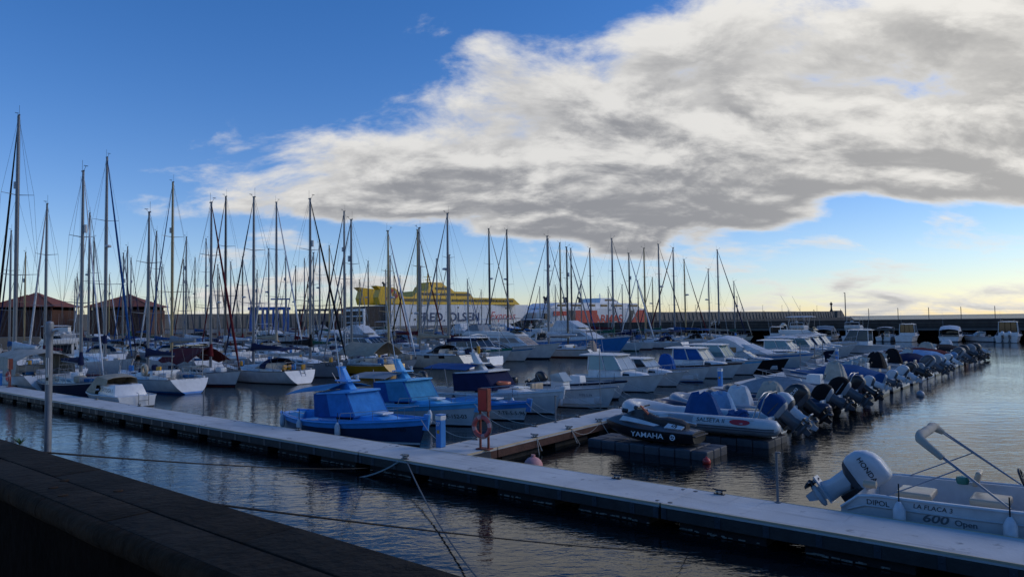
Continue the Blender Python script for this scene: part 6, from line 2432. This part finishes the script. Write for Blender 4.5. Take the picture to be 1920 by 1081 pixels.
# ---- furniture of the pontoons
def pedestal(a, b, label, num=None):
    t = thing('service_pedestal', label, 'power pedestal', G(a, b, DK + .002), UA, 'blue service pedestals')
    mb = MB()
    mb.box((0, 0, .40), (.21, .21, .80))
    mb.build('body', 'gel_blue', t, smooth=0, bevel=.02)
    mb = MB()
    mb.box((0, 0, .86), (.23, .23, .13))
    mb.build('cap', 'gel_white', t, smooth=0, bevel=.02)
    mb = MB()
    mb.box((0, 0, .945), (.24, .24, .035))
    mb.build('lid', 'gel_blue', t, smooth=0, bevel=.012)
    mb = MB()
    mb.box((0, -.108, .46), (.10, .012, .10))
    mb.build('socket_plate', 'gel_yellow', t, smooth=0)
    if num:
        lettering(num, .15, plane_fn((0, -.1115, .68), (1, 0, 0), (0, 0, 1)), 'ink_white', t, bold=.01)
    return t


pedestal(.05, -.35, 'blue pedestal numbered twenty seven at the corner of the two pontoons', '27')
pedestal(-.75, 21.6, 'blue service pedestal on the near finger by the black inflatables', None)
pedestal(-1.75, 47.5, 'blue service pedestal far along the near finger beyond the beige cover', None)
pedestal(-39.3, -1.0, 'blue service pedestal on the walkway beside the large white yacht', None)


mat('ring_faded', (.46, .085, .075), .6, 0, .25, 5)
mat('ring_band', (.55, .30, .27), .6, 0, .25, 5)


def life_station(a, b, label, rz=0.0, ring='ring_faded'):
    t = thing('life_ring_stand', label, 'life buoy stand', G(a, b, DK + .002), UA + rz, 'red life ring stands')
    mb = MB()
    for x in (-.14, .14):
        mb.box((x, 0, .86), (.055, .055, 1.72))
    mb.build('post', 'rust', t, smooth=0, bevel=.006)
    mb = MB()
    mb.box((0, 0, .02), (.42, .30, .035))
    mb.build('base_plate', 'rust', t, smooth=0, bevel=.006)
    mb = MB()
    mb.box((0, .02, 1.42), (.34, .20, .66))
    mb.build('cabinet', 'rust', t, smooth=0, bevel=.02)
    mb = MB()
    mb.box((0, -.085, 1.42), (.28, .012, .58))
    mb.build('cabinet_door', 'gel_red', t, smooth=0, bevel=.005)
    r = thing('life_ring', 'faded ' + label.split()[0] + ' ring hanging on ' + label.split(' ', 1)[1], 'life buoy', G(a, b, DK + .66) - N * .10, UA + rz, 'life rings on the pontoons')
    mb = MB()
    mb.torus((0, 0, 0), .27, .065, Matrix.Rotation(PI / 2, 3, 'X'), 28, 10, [1 if (i % 7) < 2 else 0 for i in range(28)])
    mb.build('ring', [ring, 'ring_band'], r, smooth=60)
    mb = MB()
    mb.torus((0, 0, 0), .345, .010, Matrix.Rotation(PI / 2, 3, 'X'), 28, 5)
    mb.build('grab_line', 'rope_pale', r)
    return t


life_station(1.36, .12, 'red life ring stand at the root of the near finger', R(8))
life_station(-37.4, -.98, 'red life ring stand on the walkway by the large white yacht', 0)


def pole(a, b, h, r, label, m='alu', z=DK + .002):
    t = thing('pole', label, 'pole', G(a, b, z), UA, 'slim poles standing on the pontoons')
    mb = MB()
    mb.tube([(0, 0, 0), (0, 0, h)], r, 10)
    mb.build('shaft', m, t)
    mb = MB()
    mb.lathe([(r * 2.4, 0), (r * 2.4, .02), (r, .03)], 10)
    mb.build('foot', m, t)
    mb = MB()
    mb.box((.03, 0, h + .01), (.10, .05, .03))
    mb.build('cap', m, t, smooth=0)
    return t


pole(10.1, -.88, .98, .026, 'slim grey pole on the walkway near the silver engine')
pole(-13.1, -.88, 1.02, .03, 'slim pale pole on the walkway before the open water')
pole(-.10, 5.6, .95, .03, 'slim grey pole on the near finger beside the numbered bow')
pole(-1.0, 10.0, 2.6, .016, 'thin tall pole on the near finger beside the clear windscreen')
pole(-1.3, 40.0, 1.6, .03, 'thin dark pole far along the near finger')
pole(.35, 31.5, 2.0, .03, 'thin grey pole beside the blue tarpaulin boat')
pole(.0, 37.5, 2.0, .03, 'thin grey pole beside the black console cover')


def cleat(a, b, label, ropes=0, seed=0):
    t = thing('cleat', label, 'cleat', G(a, b, DK + .004), UA, 'mooring cleats')
    mb = MB()
    mb.tube([(-.15, 0, .10), (-.06, 0, .085), (.06, 0, .085), (.15, 0, .10)], .018, 6)
    mb.tube([(-.05, 0, 0), (-.05, 0, .085)], .02, 6)
    mb.tube([(.05, 0, 0), (.05, 0, .085)], .02, 6)
    mb.box((0, 0, .008), (.22, .08, .016))
    mb.build('body', 'alu_dark', t, smooth=40)
    if ropes:
        rn_ = random.Random(seed)
        r = MB()
        for k in range(ropes):
            r.torus((rn_.uniform(-.05, .05), 0, .05 + .02 * k), .07 + .01 * k, .012, Matrix.Rotation(rn_.uniform(-.3, .3), 3, 'X'), 12, 5)
        o = r.build('rope_coil', 'rope_pale', t)
    return t


def rope(p, q, label, sag=.15, r=.012, m='rope_pale', group='mooring lines', n=10, name='mooring_line'):
    p, q = V(p), V(q)
    mb = MB()
    pts = []
    for i in range(n + 1):
        k = i / n
        s = p.lerp(q, k)
        s.z -= sag * 4 * k * (1 - k)
        pts.append(s - p)
    mb.tube(pts, r, 5)
    o = mb.build(name, m)
    o.location = p
    return tag(o, label, 'rope', group)


def fe(b, side):
    """edge of the drifting near finger"""
    return (-.02 if side < 0 else 1.50) - .040 * (b + .775)


RC = ['beside the pink buoy corner', 'at the jet ski bow', 'between jet ski and pale inflatable', 'at the bow of the pale named inflatable', 'at the bow of the silver engined inflatable', 'at the bow of the grey inflatable', 'at the bow of the stone covered inflatable',
      'at the bow of the maroon inflatable', 'at the bow of the bare console boat', 'at the bow of the grey dinghy', 'at the bow of the blue tarpaulin boat', 'at the bow of the twin engine cuddy boat', 'at the bow of the black console cover boat', 'at the bow of the long windscreen runabout']
for i, b in enumerate((2.6, 4.6, 6.6, 9.6, 12.2, 15.0, 18.0, 21.0, 24.2, 27.4, 30.6, 34.0, 37.2, 40.5)):
    cleat(fe(b, 1) - .10, b, 'dark cleat on the finger edge ' + RC[i], 3 if i < 5 else 1, i)
LC = ['bright blue launch', 'pale blue launch', 'narrow white launch', 'navy canvas launch', 'windscreen boat', 'navy gunwale boat', 'see-through cabin boat', 'small low roof cabin boat']
for i, b in enumerate((1.2, 4.4, 7.2, 10.4, 13.6, 17.0, 20.2, 23.6)):
    cleat(fe(b, -1) + .10, b, 'dark cleat holding the bow lines of the ' + LC[i], 2, 40 + i)
for a in (-6.4, 8.9, 6.4, -24.0, -30.6, -19):
    cleat(a, -.92, 'dark mooring cleat on the far edge of the walkway', 1, int(a) + 80)
cleat(.55, -2.20, 'cleat wrapped in pale chain at the near edge of the walkway', 4, 5)
# bow lines of the left row
BL = [(1.35, -2.4, .95, 1.2), (5.65, -3.95, .95, 4.4), (8.05, -3.25, .8, 7.2), (10.5, -3.3, 1.05, 10.4), (13.6, -2.4, .95, 13.6), (17.0, -3.9, .9, 17.0), (21.2, -3.9, 1.0, 20.2), (25.0, -4.5, .9, 23.6)]
NM = ['the bright blue launch', 'the pale blue launch', 'the narrow white launch', 'the navy canvas launch', 'the windscreen boat', 'the navy gunwale boat', 'the see-through cabin boat', 'the small low roof cabin boat']
for (b, a, z, c), nm in zip(BL, NM):
    rope(G(a, b + .2, z), G(fe(c, -1) + .1, c, DK + .08), 'pale bow line from ' + nm + ' to the finger', .22, .013)
    rope(G(a, b - .2, z), G(fe(c - 1.4, -1) + .1, c - 1.3, DK + .08), 'second pale bow line from ' + nm + ' to the finger', .18, .011)
for (b, L), nm in zip(((8.6, 1.2), (10.9, 1.5), (13.6, 1.2), (16.1, 1.5), (18.6, 1.3), (21.2, 2.4)), ('pale named', 'silver engined navy', 'grey', 'stone covered', 'all black', 'small maroon')):
    rope(G(L, b, .85), G(fe(b - .7, 1) - .1, b - .8, DK + .06), 'short pale bow line of the ' + nm + ' inflatable', .06, .012, group='inflatable bow lines')
for k, (b, d, l) in enumerate(((2.6, .12, .42), (2.6, -.1, .5), (4.6, .05, .45), (4.6, .22, .6), (6.6, .1, .5))):
    rope(G(fe(b, 1) - .02, b, DK + .03), G(fe(b, 1) + .10 + .05 * k, b + d, DK - l), 'loose rope end hanging over the finger edge', .0, .014, group='hanging rope ends')
rope(G(fe(4.6, 1), 4.6, DK), G(fe(6.6, 1), 6.5, DK), 'slack pale rope looped between two finger cleats', .28, .014)
# heavy lines across the near water
P0 = Q(.78, .0, ZC - .03)
rope(P0, at(700, 876, .02), 'thick dark hawser from the parapet into the water', .08, .009, 'rope_dark', None, 14, 'hawser')
rope(Q(3.32, .0, ZC - .05), at(1290, 1035, .02), 'long dark hawser from the parapet towards the walkway', .06, .0075, 'rope_dark', None, 14, 'hawser')
rope(G(.72, -2.30, DK - .02), at(985, 1180, .4), 'grey mooring cable from the chained cleat towards the quay', .35, .018, 'plate', None, 14, 'mooring_cable')
rope(G(.45, -2.30, DK - .05), G(-.75, -3.0, -.05), 'rusty chain from the cleat down into the water', .10, .022, 'rope_pale', None, 10, 'anchor_chain')


def buoy(p, r, m, label):
    t = thing('buoy', label, 'buoy', p, 0)
    mb = MB()
    mb.lathe([(r * math.sin(PI * k / 10) + .001, -r * math.cos(PI * k / 10) * .95 + r * .45) for k in range(11)], 18)
    mb.build('float', m, t, smooth=60)
    mb = MB()
    mb.tube([(0, 0, r * 1.35), (0, 0, r * 1.62)], r * .22, 8)
    mb.build('eye', m, t)
    return t


buoy(at(1325, 868), .12, 'gel_red', 'small red ball buoy floating by the jet ski dock')
mat('buoy_pink', (.62, .28, .26), .6, 0, .15)
buoy(at(1000, 881), .27, 'buoy_pink', 'faded pink buoy in the corner of the two pontoons')
t = buoy(at(1726, 742), .20, 'gel_grey', 'grey cone buoy on the open water beyond the engines')

# ---- grey steel pile with its bracket and notice, standing off the quay
pp = V(((93 - 960) / 1331 * 11.6, 11.6, 0))
t = thing('steel_pile', 'grey galvanised pile with collar and small white sensor box', 'pole', (pp.x, pp.y, -.6), 0)
mb = MB()
mb.tube([(0, 0, 0), (0, 0, 4.70)], .052, 14)
mb.build('shaft', 'galv', t)
mb = MB()
mb.tube([(0, 0, 4.66), (0, 0, 4.86)], .062, 14)
mb.tube([(0, 0, 4.69), (0, 0, 4.71)], .072, 14)
mb.lathe([(.06, 4.86), (.05, 4.885), (.01, 4.895)], 14)
mb.build('collar', 'galv', t)
mb = MB()
mb.tube([(.05, 0, 4.74), (.13, -.01, 4.76), (.18, -.01, 4.755)], .026, 8)
mb.box((.255, -.01, 4.755), (.15, .08, .075))
mb.build('sensor_box', 'gel_white', t, smooth=40)
mb = MB()
mb.box((.012, -.054, 3.95), (.05, .006, .16))
mb.build('notice', 'gel_cream', t, smooth=0)
mb = MB()
mb.box((.012, -.059, 3.96), (.036, .004, .05))
mb.build('notice_mark', 'ink_black', t, smooth=0)
mb = MB()
mb.tube([(-.008, -.054, 4.02), (-.008, -.054, 4.30)], .006, 4)
mb.tube([(.022, -.054, 4.02), (.022, -.054, 4.30)], .006, 4)
mb.build('cable_tie', 'gel_white', t)
